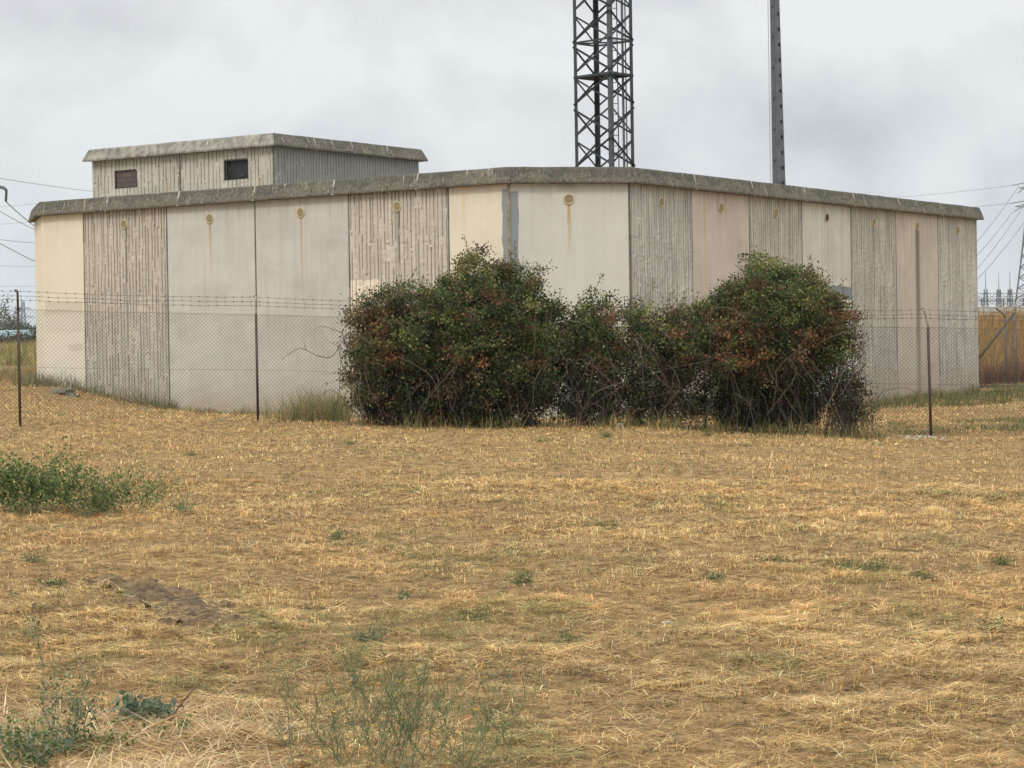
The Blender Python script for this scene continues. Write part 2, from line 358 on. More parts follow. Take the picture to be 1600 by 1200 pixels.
# left face, seen from A outward (panel origin is its LEFT edge as seen by the camera)
xl = -Ld; sL = [0, PL]+[PL+WL*i for i in range(1, 5)]+[lenL]
h = WL/2
specs = [
 ('s', wall_mat('cream_paint_corner', CREAM, mott=.06, streaks=.06, dirt_top_dark=.25, stains=[(.36, 4.9, 1.7, .05, (.62, .42, .18), .5)], patches=[(PL-.15, 3, 1.2, 4.78, TAR, .88)])),
 ('r', wall_mat('ribbed_concrete_warm', run_shade=0.25, base=RIB, mott=.1, streaks=.45, stains=[(h, VZ, 2.3, .05, DK, .8)], patches=[(.02, .75, 2.3, 3.22, (.80, .69, .53), .8)])),
 ('s', wall_mat('grey_beige_paint', run_shade=0.07, base=GREY, stains=[streak(h, 1.9, .7), (.7, 4.9, 2.4, .10, (.38, .345, .29), .45), (1.5, 3.4, 2.6, .2, (.40, .37, .31), .4), (1.05, 4.7, 1.0, .03, (.5, .38, .2), .6)])),
 ('s', wall_mat('grey_beige_paint_plain', run_shade=0.06, base=tuple(x*1.03 for x in GREY), streaks=.18, stains=[streak(h, 1.3, .8), (1.7, 4.9, 2.2, .16, (.40, .37, .31), .35)])),
 ('r', wall_mat('ribbed_concrete_dusty', run_shade=0.3, base=tuple(x*.97 for x in RIB), mott=.1, streaks=.5, stains=[(h+.03, VZ, 4.5, .04, DK, .8)])),
 ('s', wall_mat('cream_paint_end', (.71, .63, .49), mott=.05, streaks=.05, dirt_top_dark=.25, patches=[(.05, 1.2, 2.35, 3.02, (.47, .42, .34), .55), (.75, 1.2, 1.95, 2.1, (.36, .31, .21), .7), (-.1, 1.5, 0, 2.75, (.72, .67, .58), .5)])),
]
for i, (k, m) in enumerate(specs):
    org = A+Ld*sL[i+1]; Wd = sL[i+1]-sL[i]
    if k == 's': smooth_panel(org, xl, Wd, m)
    else: rib_panel(org, xl, Wd, m, seed=i+3)
    if 1 <= i <= 4: vent(org+xl*(h-.01)+np.array([0, 0, VZ]), xl)
# chamfer at the far left end
xc = (Lend-Lcham); wc = np.linalg.norm(xc); xc = xc/wc
smooth_panel(Lcham, xc, wc, wall_mat('cream_paint_return', (.74, .67, .53), mott=.04, streaks=.04, dirt_top_dark=.2))
# facet
xf = (B-A)/np.linalg.norm(B-A)
smooth_panel(A, xf, 2.3033, wall_mat('cream_paint_facet', run_shade=0.05, base=(.59, .565, .49), mott=.06, streaks=.10, dirt_top_dark=.22,
    stains=[(1.14, VZ-.09, 1.05, .05, (.40, .24, .06), .95), (1.12, 4.9, .22, .25, (.25, .23, .2), .6)], patches=[(-.3, .18, 1.2, 4.75, TAR, .88)]))
vent(A+xf*1.14+np.array([0, 0, VZ]), xf)
# right face
rs = [('r', wall_mat('ribbed_concrete_grey', run_shade=0.6, base=RIB2, streaks=.5, stains=[]), 0),
      ('s', wall_mat('pinkish_paint', run_shade=0.12, base=PINK, streaks=.35, stains=[streak(1.16, 1.2, .6), (.5, 4.7, 4, .12, (.50, .36, .20), .55), (1.8, 4.9, 3, .2, (.43, .38, .31), .4)]), 0),
      ('r', wall_mat('ribbed_concrete_brown', run_shade=0.6, base=(.53, .495, .43), streaks=.6, stains=[(1.16, VZ, 2, .05, RUST, .35)]), 0),
      ('s', wall_mat('pale_paint', run_shade=0.1, base=PALE, streaks=.3, stains=[streak(1.2, 2.0, .7, .03, (.42, .29, .12)), (1.9, 4.9, 3.2, .12, (.42, .385, .33), .45)], patches=[(-.1, 2.5, 2.0, 3.13, TAR, .95), (-.1, 2.5, 0, 2.82, (.70, .68, .62), .95)]), 1),
      ('r', wall_mat('ribbed_concrete_dark', run_shade=0.65, base=(.53, .50, .44), streaks=.6, stains=[(1.16, VZ, 3.0, .06, DK, .7)]), 0),
      ('s', wall_mat('streaked_paint', run_shade=0.16, base=(.54, .475, .39), streaks=.45, stains=[(1.17, VZ-.08, 6.5, .16, (.20, .165, .12), 1.5), (1.4, 4.9, 3.5, .2, (.44, .40, .35), .5)]), 0),
      ('r', wall_mat('ribbed_concrete_end', run_shade=0.6, base=RIB2, streaks=.5, stains=[(1.16, VZ, 1.2, .05, RUST, .5)]), 0)]
for i, (k, m, dk) in enumerate(rs):
    org = B+Rd*WR*i
    if k == 's': smooth_panel(org, Rd, WR, m)
    else: rib_panel(org, Rd, WR, m, seed=20+i, fine=True, n=25)
    vent(org+Rd*WR*.5+np.array([0, 0, VZ]), Rd, dk)
# vertical joint seals between panels
seal = simple('joint_sealant', (.16, .145, .125), (.07, .065, .06), 12, .9); sealb = simple('corner_joint_mortar', (.34, .28, .20), (.16, .13, .10), 8, .9)
for i, s in enumerate([PL+WL*k for k in range(5)]):
    mb = MB(); r = random.Random(i); z = -.4
    while z < WT:
        z2 = min(WT, z+r.uniform(.3, .7)); wj = r.uniform(.010, .019); mb.box(-wj, wj, -.004+r.uniform(-.003, .002), .10, z, z2); z = z2
    placed(mb.build('panel_joint', seal, bld), A+Ld*s, xl)
for i in range(1, 7): placed(MB().box(-.011, .011, -.003, .10, -.4, WT).build('panel_joint', seal, bld), B+Rd*WR*i, Rd)
for pt, xd, mm, ww in ((A, (xl+xf)/2, sealb, .03), (B, (xf+Rd)/2, seal, .02)):
    xd = xd/np.linalg.norm(xd); placed(MB().box(-ww, ww, -.008, .12, -.4, WT).build('panel_joint', mm, bld), pt, xd)

# parapet: weathered fascia segments leaning inwards
pm, nt, p, o = mat('weathered_fascia_concrete'); tc = nd(nt, 'ShaderNodeTexCoord'); V_ = tc.outputs['Object']
oi = nd(nt, 'ShaderNodeObjectInfo'); va = nd(nt, 'ShaderNodeVectorMath', operation='ADD'); cx = nd(nt, 'ShaderNodeCombineXYZ')
nt.links.new(M_(nt, 'MULTIPLY', oi.outputs['Random'], 70.), cx.inputs[1]); nt.links.new(V_, va.inputs[0]); nt.links.new(cx.outputs[0], va.inputs[1]); W_ = va.outputs[0]
s = nd(nt, 'ShaderNodeSeparateXYZ'); nt.links.new(V_, s.inputs[0])
n1 = noise(nt, W_, 2.0, 6, .65); n2 = noise(nt, W_, 20, 6, .75); n3 = noise(nt, W_, 1.6, 3, .5)
n4 = noise(nt, W_, 6, 4, .6, sc=(3, 1, .4))
col = ramp(nt, n2, [(.36, (.045, .04, .032)), (.5, (.125, .112, .088)), (.64, (.225, .205, .16))])
col2 = ramp(nt, n2, [(.34, (.10, .09, .072)), (.62, (.20, .182, .145))])
col = mixc(nt, ramp(nt, n1, [(.35, 0.), (.62, 1.)]), col, col2)
lich = M_(nt, 'MULTIPLY', M_(nt, 'SUBTRACT', M_(nt, 'ADD', s.outputs[2], M_(nt, 'MULTIPLY', M_(nt, 'SUBTRACT', n3, .5), .9)), .155), 25., clamp=True)
col = mixc(nt, M_(nt, 'MULTIPLY', lich, .8), col, ramp(nt, n2, [(.3, (.05, .05, .042)), (.7, (.15, .14, .115))]))
col = mixc(nt, ramp(nt, n4, [(.60, 0.), (.70, .7)]), col, (.42, .39, .32))
nt.links.new(col, p.inputs['Base Color']); p.inputs['Roughness'].default_value = .95; p.inputs['Specular IOR Level'].default_value = .1
bump(nt, p, M_(nt, 'ADD', n2, n1), .6, .02)
pj = simple('parapet_joint_mortar', (.50, .47, .40), (.26, .24, .2), 30, .9)
def parapet(p0, p1, d0, d1, z0, ph=PH, segs=4, ob=.13, ot=.05, seed=0, lighter=None):
    """fascia between corner points p0,p1 (left to right); d0,d1 = unit mitre directions (outward) at each end"""
    x = p1-p0; ln = np.linalg.norm(x); x = x/ln; r = random.Random(seed)
    y = np.array([-x[1], x[0], 0])     # inward
    def loc(v): return np.array([np.dot(v, x), np.dot(v, y), 0])
    m0, m1 = loc(d0), loc(d1)
    m0 = m0/abs(m0[1]); m1 = m1/abs(m1[1])
    prof = [(-.0, 0), (ob, -.005), (ob+.004, .03), (ot+.012, ph-.03), (ot-.01, ph), (-.35, ph), (-.35, 0)]
    for i in range(segs):
        a, b = i/segs, (i+1)/segs; mb = MB(); V = []; nsub = 7
        for k in range(nsub+1):
            t = a+(b-a)*k/nsub
            if 0 < k < nsub or (k == 0 and i > 0) or (k == nsub and i < segs-1): pass
            tt = t + (.004/ln if k == 0 and i else 0) - (.004/ln if k == nsub and i < segs-1 else 0)
            jz = r.uniform(-.004, .004) if 0 < k < nsub else 0; jo = r.uniform(-.003, .003) if 0 < k < nsub else 0
            for (oy, oz) in prof:
                xx = tt*ln
                if i == 0 and k == 0: xx += m0[0]*oy
                if i == segs-1 and k == nsub: xx += m1[0]*oy
                V.append((xx, -(oy+(jo if oy > 0 else 0)), oz+(jz if oz > .1 else jz*.5)))
        n = len(prof); F = [(k*n+q, k*n+(q+1) % n, (k+1)*n+(q+1) % n, (k+1)*n+q) for k in range(nsub) for q in range(n)]
        F += [tuple(range(n))[::-1], tuple(range(nsub*n, (nsub+1)*n))]
        mb.add(V, F); ob_ = mb.build('parapet', lighter or pm, bld); placed(ob_, p0+np.array([0, 0, z0]), x)
        if i:
            j = MB(); xx = a*ln; wv = .012+r.random()*.012
            j.add([(xx-wv, -ob-.008, -.008), (xx+wv, -ob-.008, -.008), (xx+wv, -ot-.008, ph+.004), (xx-wv, -ot-.008, ph+.004), (xx-wv, 0, -.008), (xx+wv, 0, -.008), (xx+wv, .1, ph+.004), (xx-wv, .1, ph+.004)],
                  [(0, 1, 2, 3), (7, 6, 5, 4), (0, 4, 5, 1), (1, 5, 6, 2), (2, 6, 7, 3), (3, 7, 4, 0)])
            placed(j.build('parapet_joint', pj, bld), p0+np.array([0, 0, z0]), x)
def unit(v): return v/np.linalg.norm(v)
nL = -Rd; nR = -Ld*1.0; nR = np.array([Rd[1], -Rd[0], 0]); nL = np.array([xl[1], -xl[0], 0]); nF = np.array([xf[1], -xf[0], 0]); nC = np.array([xc[1], -xc[0], 0])
parapet(Lend, A, unit(nC+nL), unit(nL+nF), WT, segs=6, seed=1)
parapet(A, B, unit(nL+nF), unit(nF+nR), WT, segs=1, seed=2)
parapet(B, Rend, unit(nF+nR), unit(nR+Rd), WT, segs=7, seed=3)
parapet(Lcham, Lend, unit(nC-xl), unit(nC+nL), WT, segs=1, seed=4)
# far sides and roof
backL = Lcham+Rd*15; backR = Rend+Ld*16
side = wall_mat('grey_paint_side', GREY)
vv = Rend; ww_ = np.linalg.norm(backR-Rend)
smooth_panel(Rend, unit(backR-Rend), ww_, side, name='side_wall')
smooth_panel(backL, unit(Lcham-backL), np.linalg.norm(Lcham-backL), side, name='side_wall')
smooth_panel(backR, unit(backL-backR), np.linalg.norm(backL-backR), side, name='side_wall')
parapet(Rend, backR, unit(nR+Rd), unit(Rd+unit(backR-Rend)*.9), WT, segs=4, seed=5)
roofm = simple('roof_gravel', (.25, .235, .21), (.13, .12, .11), 12, .95)
poly = [Lcham, Lend, A, B, Rend, backR, backL]; cen = sum(poly)/len(poly); mb = MB()
ins = [q+unit(cen-q)*.12 for q in poly]
mb.add([tuple(q-A+np.array([0, 0, H-.12])) for q in ins]+[tuple(q-A+np.array([0, 0, H-.35])) for q in ins], [tuple(range(7)), tuple(range(13, 6, -1))])
mb.build('roof', roofm, bld)

# upper block on the roof
Cb = np.array([-4.991, 48.2717, 0]); bh = 6.5165
bl, br = 5.5129-.13, 5.2691-.13; Cb = Cb+(Ld+Rd)*.06
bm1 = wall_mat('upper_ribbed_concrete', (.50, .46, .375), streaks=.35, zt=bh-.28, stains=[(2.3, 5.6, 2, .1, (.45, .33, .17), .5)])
bm2 = wall_mat('upper_ribbed_painted_shade', (.30, .285, .255), streaks=.3, dirt_top_dark=.3, zt=bh-.28)  # right side of the block: its shade is put into the darker base
zb0, zb1 = 4.6, bh-.27
wz = bl/2
def bpos(px, s0): return px
# windows in panel coordinates (x from the panel's left edge)
U1 = Cb+Ld*bl; U2 = Cb+Ld*wz
w1 = (.70, 1.38, 5.57, 6.01); w2 = (1.28, 1.98, 5.57, 6.02)
p1 = rib_panel(U1, xl, wz, bm1, zb0, zb1, n=24, seed=51, hole=w1, name='upper_wall_panel')
p2 = rib_panel(U2, xl, wz, bm1, zb0, zb1, n=24, seed=52, hole=w2, name='upper_wall_panel')
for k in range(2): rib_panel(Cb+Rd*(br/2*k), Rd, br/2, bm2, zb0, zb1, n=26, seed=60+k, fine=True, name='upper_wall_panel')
for q, xd, wj in ((U2, xl, .03), (Cb, unit(xl+Rd), .018)): placed(MB().box(-wj, wj, -.004, .1, zb0, zb1).build('panel_joint', seal, bld), q, xd)
bk = Cb+Ld*bl+Rd*br
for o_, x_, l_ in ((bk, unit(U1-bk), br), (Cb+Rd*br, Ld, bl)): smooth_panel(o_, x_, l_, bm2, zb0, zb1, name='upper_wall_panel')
um = simple('upper_fascia_concrete', (.36, .335, .28), (.13, .12, .10), 6, .95, bmp=.6, detail=8)
parapet(U1, Cb, unit(nL+Ld), unit(nL+nR), zb1, .27, 3, .15, .05, 11, um)
parapet(Cb, Cb+Rd*br, unit(nL+nR), unit(nR+Rd), zb1, .27, 4, .15, .05, 12)
parapet(Cb+Rd*br, bk, unit(nR+Rd), unit(Rd+Ld), zb1, .27, 2, .15, .05, 13)
mb = MB(); q4 = [U1, Cb, Cb+Rd*br, bk]; cc4 = sum(q4)/4
mb.add([tuple(q+unit(cc4-q)*.2-A+np.array([0, 0, bh-.1])) for q in q4]+[tuple(q+unit(cc4-q)*.2-A+np.array([0, 0, bh-.2])) for q in q4], [(0, 1, 2, 3), (7, 6, 5, 4)])
mb.build('upper_roof', roofm, bld)
brickm, nt, p, o = mat('infill_brick'); tc = nd(nt, 'ShaderNodeTexCoord'); bt = nd(nt, 'ShaderNodeTexBrick')
mpp = nd(nt, 'ShaderNodeMapping'); mpp.inputs['Rotation'].default_value = (R(-90), 0, 0); nt.links.new(tc.outputs['Object'], mpp.inputs[0]); nt.links.new(mpp.outputs[0], bt.inputs[0])
bt.inputs['Color1'].default_value = (.14, .095, .075, 1); bt.inputs['Color2'].default_value = (.09, .065, .055, 1); bt.inputs['Mortar'].default_value = (.05, .045, .04, 1)
bt.inputs['Scale'].default_value = 1.0; bt.inputs['Brick Width'].default_value = .3; bt.inputs['Row Height'].default_value = .11; bt.inputs['Mortar Size'].default_value = .012
nt.links.new(bt.outputs[0], p.inputs['Base Color']); p.inputs['Roughness'].default_value = .9
frm = simple('window_frame_dark', (.05, .045, .04), (.025, .02, .02), 30, .7)
dark = simple('window_painted_dark', (.018, .018, .02), (.008, .008, .01), 6, .5)
def frame_mb(x0, x1, z0, z1, t=.025, y0=.012, y1=.06):
    mb = MB(); mb.box(x0, x1, y0, y1, z0, z0+t); mb.box(x0, x1, y0, y1, z1-t, z1); mb.box(x0, x0+t, y0, y1, z0+t, z1-t); mb.box(x1-t, x1, y0, y1, z0+t, z1-t); return mb
f = frame_mb(*w1).build('window', frm, p1); f['label'] = 'small window opening filled with brown brick'
MB().box(w1[0]+.02, w1[1]-.02, .035, .1, w1[2]+.02, w1[3]-.02).build('brick_infill', brickm, f)
# second opening: a near-black slab paints in the shade of its depth
f = frame_mb(*w2, t=.02).build('window', frm, p2); f['label'] = 'small dark open window with a torn screen'
MB().box(w2[0]+.0, w2[1]-.0, .10, .14, w2[2], w2[3]).build('window_shade_slab', dark, f)
mb = MB(); mb.bar((w2[0]+.06, .07, w2[3]-.08), (w2[0]+.12, .07, w2[2]+.22), .006); mb.bar((w2[0]+.12, .07, w2[2]+.22), (w2[0]+.2, .07, w2[3]-.1), .005)
mb.bar((w2[0]+.44, .05, w2[2]+.11), (w2[0]+.52, .05, w2[2]+.13), .02)
mb.bar((w2[0]+.2, .05, w2[3]-.1), (w2[0]+.44, .05, w2[2]+.11), .002)
mb.build('torn_screen_wire', simple('pale_wire', (.14, .14, .135)), f)

# ------------------------------------------------------------------ lattice tower
steel = simple('galvanised_steel_dark', (.055, .062, .065), (.028, .032, .034), 14, .55, .3, .15)
steelL = simple('galvanised_steel_grey', (.10, .108, .112), (.06, .066, .07), 14, .5, .3, .15)
TD = 60; tc0 = at(945, 260, TD); tx, ty = tc0[0], tc0[1]; tg = tz(tx, ty)-.2
tower = empty('lattice_tower', (tx, ty, tg), 'tall dark square lattice mast with crossed braces and inner ladder, behind the building', 'tower')
hd = .79; th = R(11)
cors = [np.array([hd*math.cos(a_+th*-1), hd*math.sin(a_-th)]) for a_ in (R(180), R(270)+2*th, R(0), R(90)+2*th)]    # left, front, right, back
TH = 19.0; MOD = .83
for i, c_ in enumerate(cors):
    nx_ = unit(np.append(cors[(i+1) % 4]-c_, 0)); pv = unit(np.append(cors[(i-1) % 4]-c_, 0))
    mb = MB(); mb.angle((c_[0], c_[1], 0), (c_[0], c_[1], TH), .105, .014, nx_, pv)
    mb.angle((c_[0]*1.015, c_[1]*1.015, 11.12), (c_[0]*1.015, c_[1]*1.015, 11.62), .13, .022, nx_, pv)
    for zz in np.arange(11.16, 11.6, .07): mb.bar(np.array([c_[0]*1.05, c_[1]*1.05, zz]), np.array([c_[0]*1.0, c_[1]*1.0, zz]), .02)
    mb.build('leg', steelL if i == 1 else steel, tower)
z_off = (260-242)/59
zc0 = 1.6+(563-242)/FPX*TD - tg - MOD*8+MOD/2
for i in range(4):
    a_, b_ = cors[i], cors[(i+1) % 4]; n_ = unit(np.append(a_+b_, 0)); k = 0; mb = MB(); z = zc0-MOD
    while z < TH-MOD:
        if z > .1:
            za, zb = z+.06, z+MOD-.06
            q0, q1 = np.array([a_[0], a_[1], za]), np.array([b_[0], b_[1], zb]); q2, q3 = np.array([a_[0], a_[1], zb]), np.array([b_[0], b_[1], za])
            if (k+i) % 2: q0, q1, q2, q3 = q2, q3, q0, q1
            mb.bar(q0+n_*.012, q1+n_*.012, .062, .008); mb.bar(q0+n_*.02, q1+n_*.02, .008, .06); mb.bar(q2-n_*.016, q3-n_*.016, .008, .05)
        z += MOD; k += 1
    mb.build('cross_brace', steel, tower)
def tzpix(py): return 1.6+(563+.0-py)/FPX*TD-tg
for py, plat in ((68, 0), (122, 1), (-40, 1)):
    z = tzpix(py); mb = MB()
    for i in range(4): mb.bar((*cors[i], z), (*cors[(i+1) % 4], z), .045)
    mb.bar((*cors[0], z-.02), (*cors[2], z-.02), .04); 
    if plat:
        mb.add([(*(c_*.93), z+.02) for c_ in cors]+[(*(c_*.93), z+.045) for c_ in cors], [(3, 2, 1, 0), (4, 5, 6, 7), (0, 1, 5, 4), (1, 2, 6, 5), (2, 3, 7, 6), (3, 0, 4, 7)])
        for u in (-.3, -.1, .1, .3): mb.bar((u, -.5+abs(u), z-.03), (u+.05, .5-abs(u), z-.03), .05)
    mb.build('platform' if plat else 'horizontal_frame', steel, tower)
mb = MB(); lx, ly = .22, .05
for dx in (0, .16): mb.bar((lx+dx, ly+dx*.3, 0), (lx+dx, ly+dx*.3, TH), .028)
for z in np.arange(.3, TH, .28): mb.bar((lx, ly, z), (lx+.16, ly+.05, z), .018)
mb.build('ladder', steel, tower)
MB().tube([(.52, .12, 0), (.52, .12, TH)], .035, 8).tube([(.60, .12, 0), (.60, .12, TH)], .018, 6).build('cable_run', simple('cable_grey', (.22, .25, .26)), tower)

# ------------------------------------------------------------------ perforated steel pole
PD = 62; pb = at(1217, 288, PD); pz = tz(pb[0], pb[1])-.1
pole = empty('steel_pole', (pb[0], pb[1], pz), 'tapering grey sheet steel pole with a row of square holes, right of the lattice tower', 'pole')
def wpx(px): return px*PD/FPX
zref = 1.6+(557-288)/FPX*PD-pz; ztop0 = 1.6+(557-0)/FPX*PD-pz; PHt = 17.0
def pw(z): return wpx(15.0)-(z-zref)*(wpx(15.0)-wpx(9.5))/(ztop0-zref)
mb = MB(); V = []
for z in (0, PHt):
    w_ = pw(z); d_ = .30; s0 = -wpx(9)
    V += [(s0, -.02, z), (s0+wpx(4), -.12, z), (s0+wpx(4)+w_, -.06, z), (s0+wpx(4)+w_, .16, z), (s0, .16, z)]
mb.add(V, [(i, (i+1) % 5, 5+(i+1) % 5, 5+i) for i in range(5)]+[(4, 3, 2, 1, 0), (5, 6, 7, 8, 9)])
shaft = mb.build('pole_shaft', simple('pole_zinc_grey', (.115, .13, .14), (.07, .082, .09), 6, .6, .1, .2), pole)
dkm = simple('hole_dark', (.012, .012, .015), (.006, .006, .008), 10, .9)
for n_i, z in enumerate(np.arange(2.0, PHt-.2, .42)):
    w_ = pw(z); s0 = -wpx(9)+wpx(4); xx = s0+w_*.74; yy = -.12+.06*.74
    MB().box(xx-.028, xx+.028, yy-.006, yy+.05, z-.045, z+.045).build('hole_shade_box', dkm, pole)  # solid near-black box, its colour stands for the shade inside a hole
for z in np.arange(2.2, PHt-.2, .84): MB().box(-wpx(9)+.028, -wpx(9)+.058, -.10, -.06, z-.03, z+.03).build('edge_bolt', dkm, pole)
MB().tube([(-wpx(13), 0, 0), (-wpx(13), 0, PHt)], .010, 5).bar((-wpx(13)-.03, 0, 11.9-pz), (-wpx(8), 0, 11.9-pz), .03).build('earth_wire', simple('wire_grey', (.45, .46, .47)), pole)

# ------------------------------------------------------------------ blades, leaves, stems
def blades(P, az, lean, ln, wd, curl, col, name, m):
    """n grass blades: base points P, heading az, lean from vertical (rad), length, width"""
    n = len(P); d = np.stack([np.cos(az), np.sin(az), np.zeros(n)], 1); up = np.array([0, 0, 1.])
    side = np.stack([-np.sin(az+rng.uniform(-1.2, 1.2, n)), np.cos(az), np.zeros(n)], 1); side /= np.linalg.norm(side, axis=1)[:, None]+1e-6
    l1, l2 = lean, np.minimum(lean+curl, 1.62)
    a = P+(d*np.sin(l1)[:, None]+up*np.cos(l1)[:, None])*(ln*.5)[:, None]
    t = a+(d*np.sin(l2)[:, None]+up*np.cos(l2)[:, None])*(ln*.5)[:, None]
    w = side*(wd*.5)[:, None]
    V = np.stack([P-w, P+w, a-w*.8, a+w*.8, t], 1).reshape(-1, 3)
    b = np.arange(n)[:, None, None]*5; F = (b+np.array([[0, 1, 3], [0, 3, 2], [2, 3, 4]])[None]).reshape(-1, 3)
    return link(name, npmesh(V, F, np.repeat(col, 5, 0)), m)
def leafmesh(P, size, col, wr=.6, updir=None, k=0.5):
    n = len(P); a = rng.normal(size=(n, 3))
    if updir is not None: a = a*k+updir
    a /= np.linalg.norm(a, axis=1)[:, None]; b = np.cross(a, rng.normal(size=(n, 3))); b /= np.linalg.norm(b, axis=1)[:, None]; c = np.cross(a, b)
    s = size[:, None]
    V = np.stack([P, P+a*s*.5+b*s*wr*.5+c*s*.1, P+a*s, P+a*s*.5-b*s*wr*.5+c*s*.1], 1).reshape(-1, 3)
    q = np.arange(n)[:, None, None]*4; F = (q+np.array([[0, 1, 2], [0, 2, 3]])[None]).reshape(-1, 3)
    return V, F, np.repeat(col, 4, 0)
def pal(cols, idx, jit=.18):
    c = np.asarray(cols)[idx]; return np.clip(c*(1+rng.normal(0, jit, (len(idx), 1)))*(1+rng.normal(0, .05, (len(idx), 3))), .004, .9)
straw_m = attrmat('dry_grass_blades', .8, .2, .2); leaf_m = attrmat('leaf_blades', .7, .25, .12)
STRAW = [(.74, .50, .22), (.60, .37, .145), (.80, .61, .34), (.38, .20, .085), (.13, .072, .035), (.24, .225, .08), (.13, .155, .05)]

# soil patch seen in the lawn (also bared in the ground material)
_s0, _s1 = ground_at(172, 15.3), ground_at(322, 13.3)
def soil(x, y):
    d = (_s1-_s0)[:2]; t = np.clip(((x-_s0[0])*d[0]+(y-_s0[1])*d[1])/(d@d), 0, 1)
    q = np.hypot(x-_s0[0]-d[0]*t, y-_s0[1]-d[1]*t); return q/(.15+.12*t)+(fbm(x*5, y*5)-.5)*1.4
gx, gy = np.linspace(_s0[0]-.6, _s1[0]+.7, 200), np.linspace(_s1[1]-.6, _s0[1]+.6, 280)
Vs, Fs = grid(gx, gy, lambda x, y: terrain(x, y)+.014+(fbm(x*9, y*9, 3)-.5)*.10+(fbm(x*32, y*32+4, 3)-.5)*.05)
cs = Vs[Fs].mean(1); ks = soil(cs[:, 0], cs[:, 1]) < 1.15
tag(link('bare_soil', npmesh(Vs, Fs[ks]), simple('bare_soil', (.20, .13, .065), (.03, .019, .010), 14, 1., bmp=.9, detail=9)), kind='structure')
def field(n, y0, y1, x0f, x1f, hmin, hmax, wbase, lying, name):
    y = y0+(y1-y0)*rng.random(n*2)**1.0; hw = y*.226+3.2
    x = x0f+rng.uniform(-1, 1, n*2)*hw; keep = rng.random(n*2) < hw/hw.max(); x, y = x[keep][:n], y[keep][:n]; n = len(x)
    den = fbm(x*1.3+3, y*1.3, 4); pat = fbm(x*.55+40, y*.8+7, 4); grn = .55*fbm(x*1.6+80, y*.9+60, 4)+.45*fbm(x*6+8, y*3+6, 3); row = fbm(x*.35, y*3.2, 3); mic = fbm(x*15+2, y*8+6, 3)
    k = (rng.random(n) < np.clip((den-.30)*3.2, .30, 1)*np.clip((mic-.32)*5.5, .62, 1)) & (soil(x, y) > rng.uniform(.1, 1.25, n)); x, y, pat, grn, den, row, mic = (q[k] for q in (x, y, pat, grn, den, row, mic)); n = len(x)
    z = terrain(x, y)-.004
    r = rng.random(n); idx = np.zeros(n, int)
    gold = .30+.5*(row-.5)
    idx[r > gold] = 1; idx[r > gold+.28] = 2; idx[r > gold+.38+.4*(pat-.5)] = 3; idx[r > .84-.8*(pat-.5)] = 4
    g = rng.random(n) < np.clip((grn-.535)*5, .04, .62); idx[g] = 5; g2 = g & (rng.random(n) < .35); idx[g2] = 6
    col = pal(STRAW, idx, .3); col *= (1+.55*(row-.5)+.35*(den-.5)+1.3*(mic-.5))[:, None]
    lie = rng.random(n) < lying
    lean = np.where(lie, rng.uniform(1.25, 1.56, n), rng.uniform(0.1, 1.0, n)); ln = np.where(lie, rng.uniform(.035, .125, n), rng.uniform(hmin, hmax, n))*(1+.5*(den-.5)+.8*(mic-.5))
    zz = z+np.where(lie, rng.uniform(.002, .02, n)+.09*np.clip(mic-.45, 0, 1), .03*np.clip(mic-.45, 0, 1))
    wd = wbase*(y/10)**.75*rng.uniform(.6, 1.4, n)
    return blades(np.stack([x, y, zz], 1), np.where(lie, rng.normal(0, .6, n)+math.pi*(rng.random(n) < .5), rng.uniform(0, 6.28, n)), lean, ln, wd, rng.uniform(0, .6, n), col, name, straw_m)
GL = dict(kind='stuff')
tag(field(720000, 6.8, 14, 0, 0, .015, .05, .0026, .68, 'dry_grass'), 'mown straw coloured grass in the foreground', 'grass', **GL)
tag(field(600000, 14, 24, 0, 0, .02, .055, .0028, .62, 'dry_grass'), 'mown straw coloured grass across the middle of the lawn', 'grass', **GL)
tag(field(380000, 24, 47, 0, 0, .02, .06, .0030, .5, 'dry_grass'), 'mown straw coloured grass up to the fence and wall', 'grass', **GL)
tag(field(60000, 47, 66, 0, 0, .03, .09, .0036, .3, 'dry_grass'), 'rough dry grass beside and behind the building', 'grass', **GL)

def tuft_zone(n, px0, px1, D0, D1, h0, h1, cols, wd, name, label, cat, clump=2.2, lean=.45, edge=None):
    px = rng.uniform(px0, px1, n); D = rng.uniform(D0, D1, n)
    b = (px-800)/FPX; x = b*D; y = D
    den = fbm(x*clump+11, y*clump*.7+3, 3); k = rng.random(n) < np.clip((den-.36)*4, .04, 1)
    x, y, den = x[k], y[k], den[k]; n = len(x)
    col = pal(cols, rng.integers(0, len(cols), n))
    o = blades(np.stack([x, y, terrain(x, y)-.01], 1), rng.uniform(0, 6.28, n), np.abs(rng.normal(0, lean, n)), rng.uniform(h0, h1, n)*(.5+den), np.full(n, wd)*rng.uniform(.6, 1.4, n), rng.uniform(0, .7, n), col, name, leaf_m)
    return tag(o, label, cat, kind='stuff')
GR = [(.10, .13, .045), (.14, .165, .06), (.075, .10, .04), (.20, .19, .08)]
DRYT = [(.42, .27, .10), (.34, .20, .07), (.50, .35, .15), (.25, .14, .05), (.19, .10, .04)]
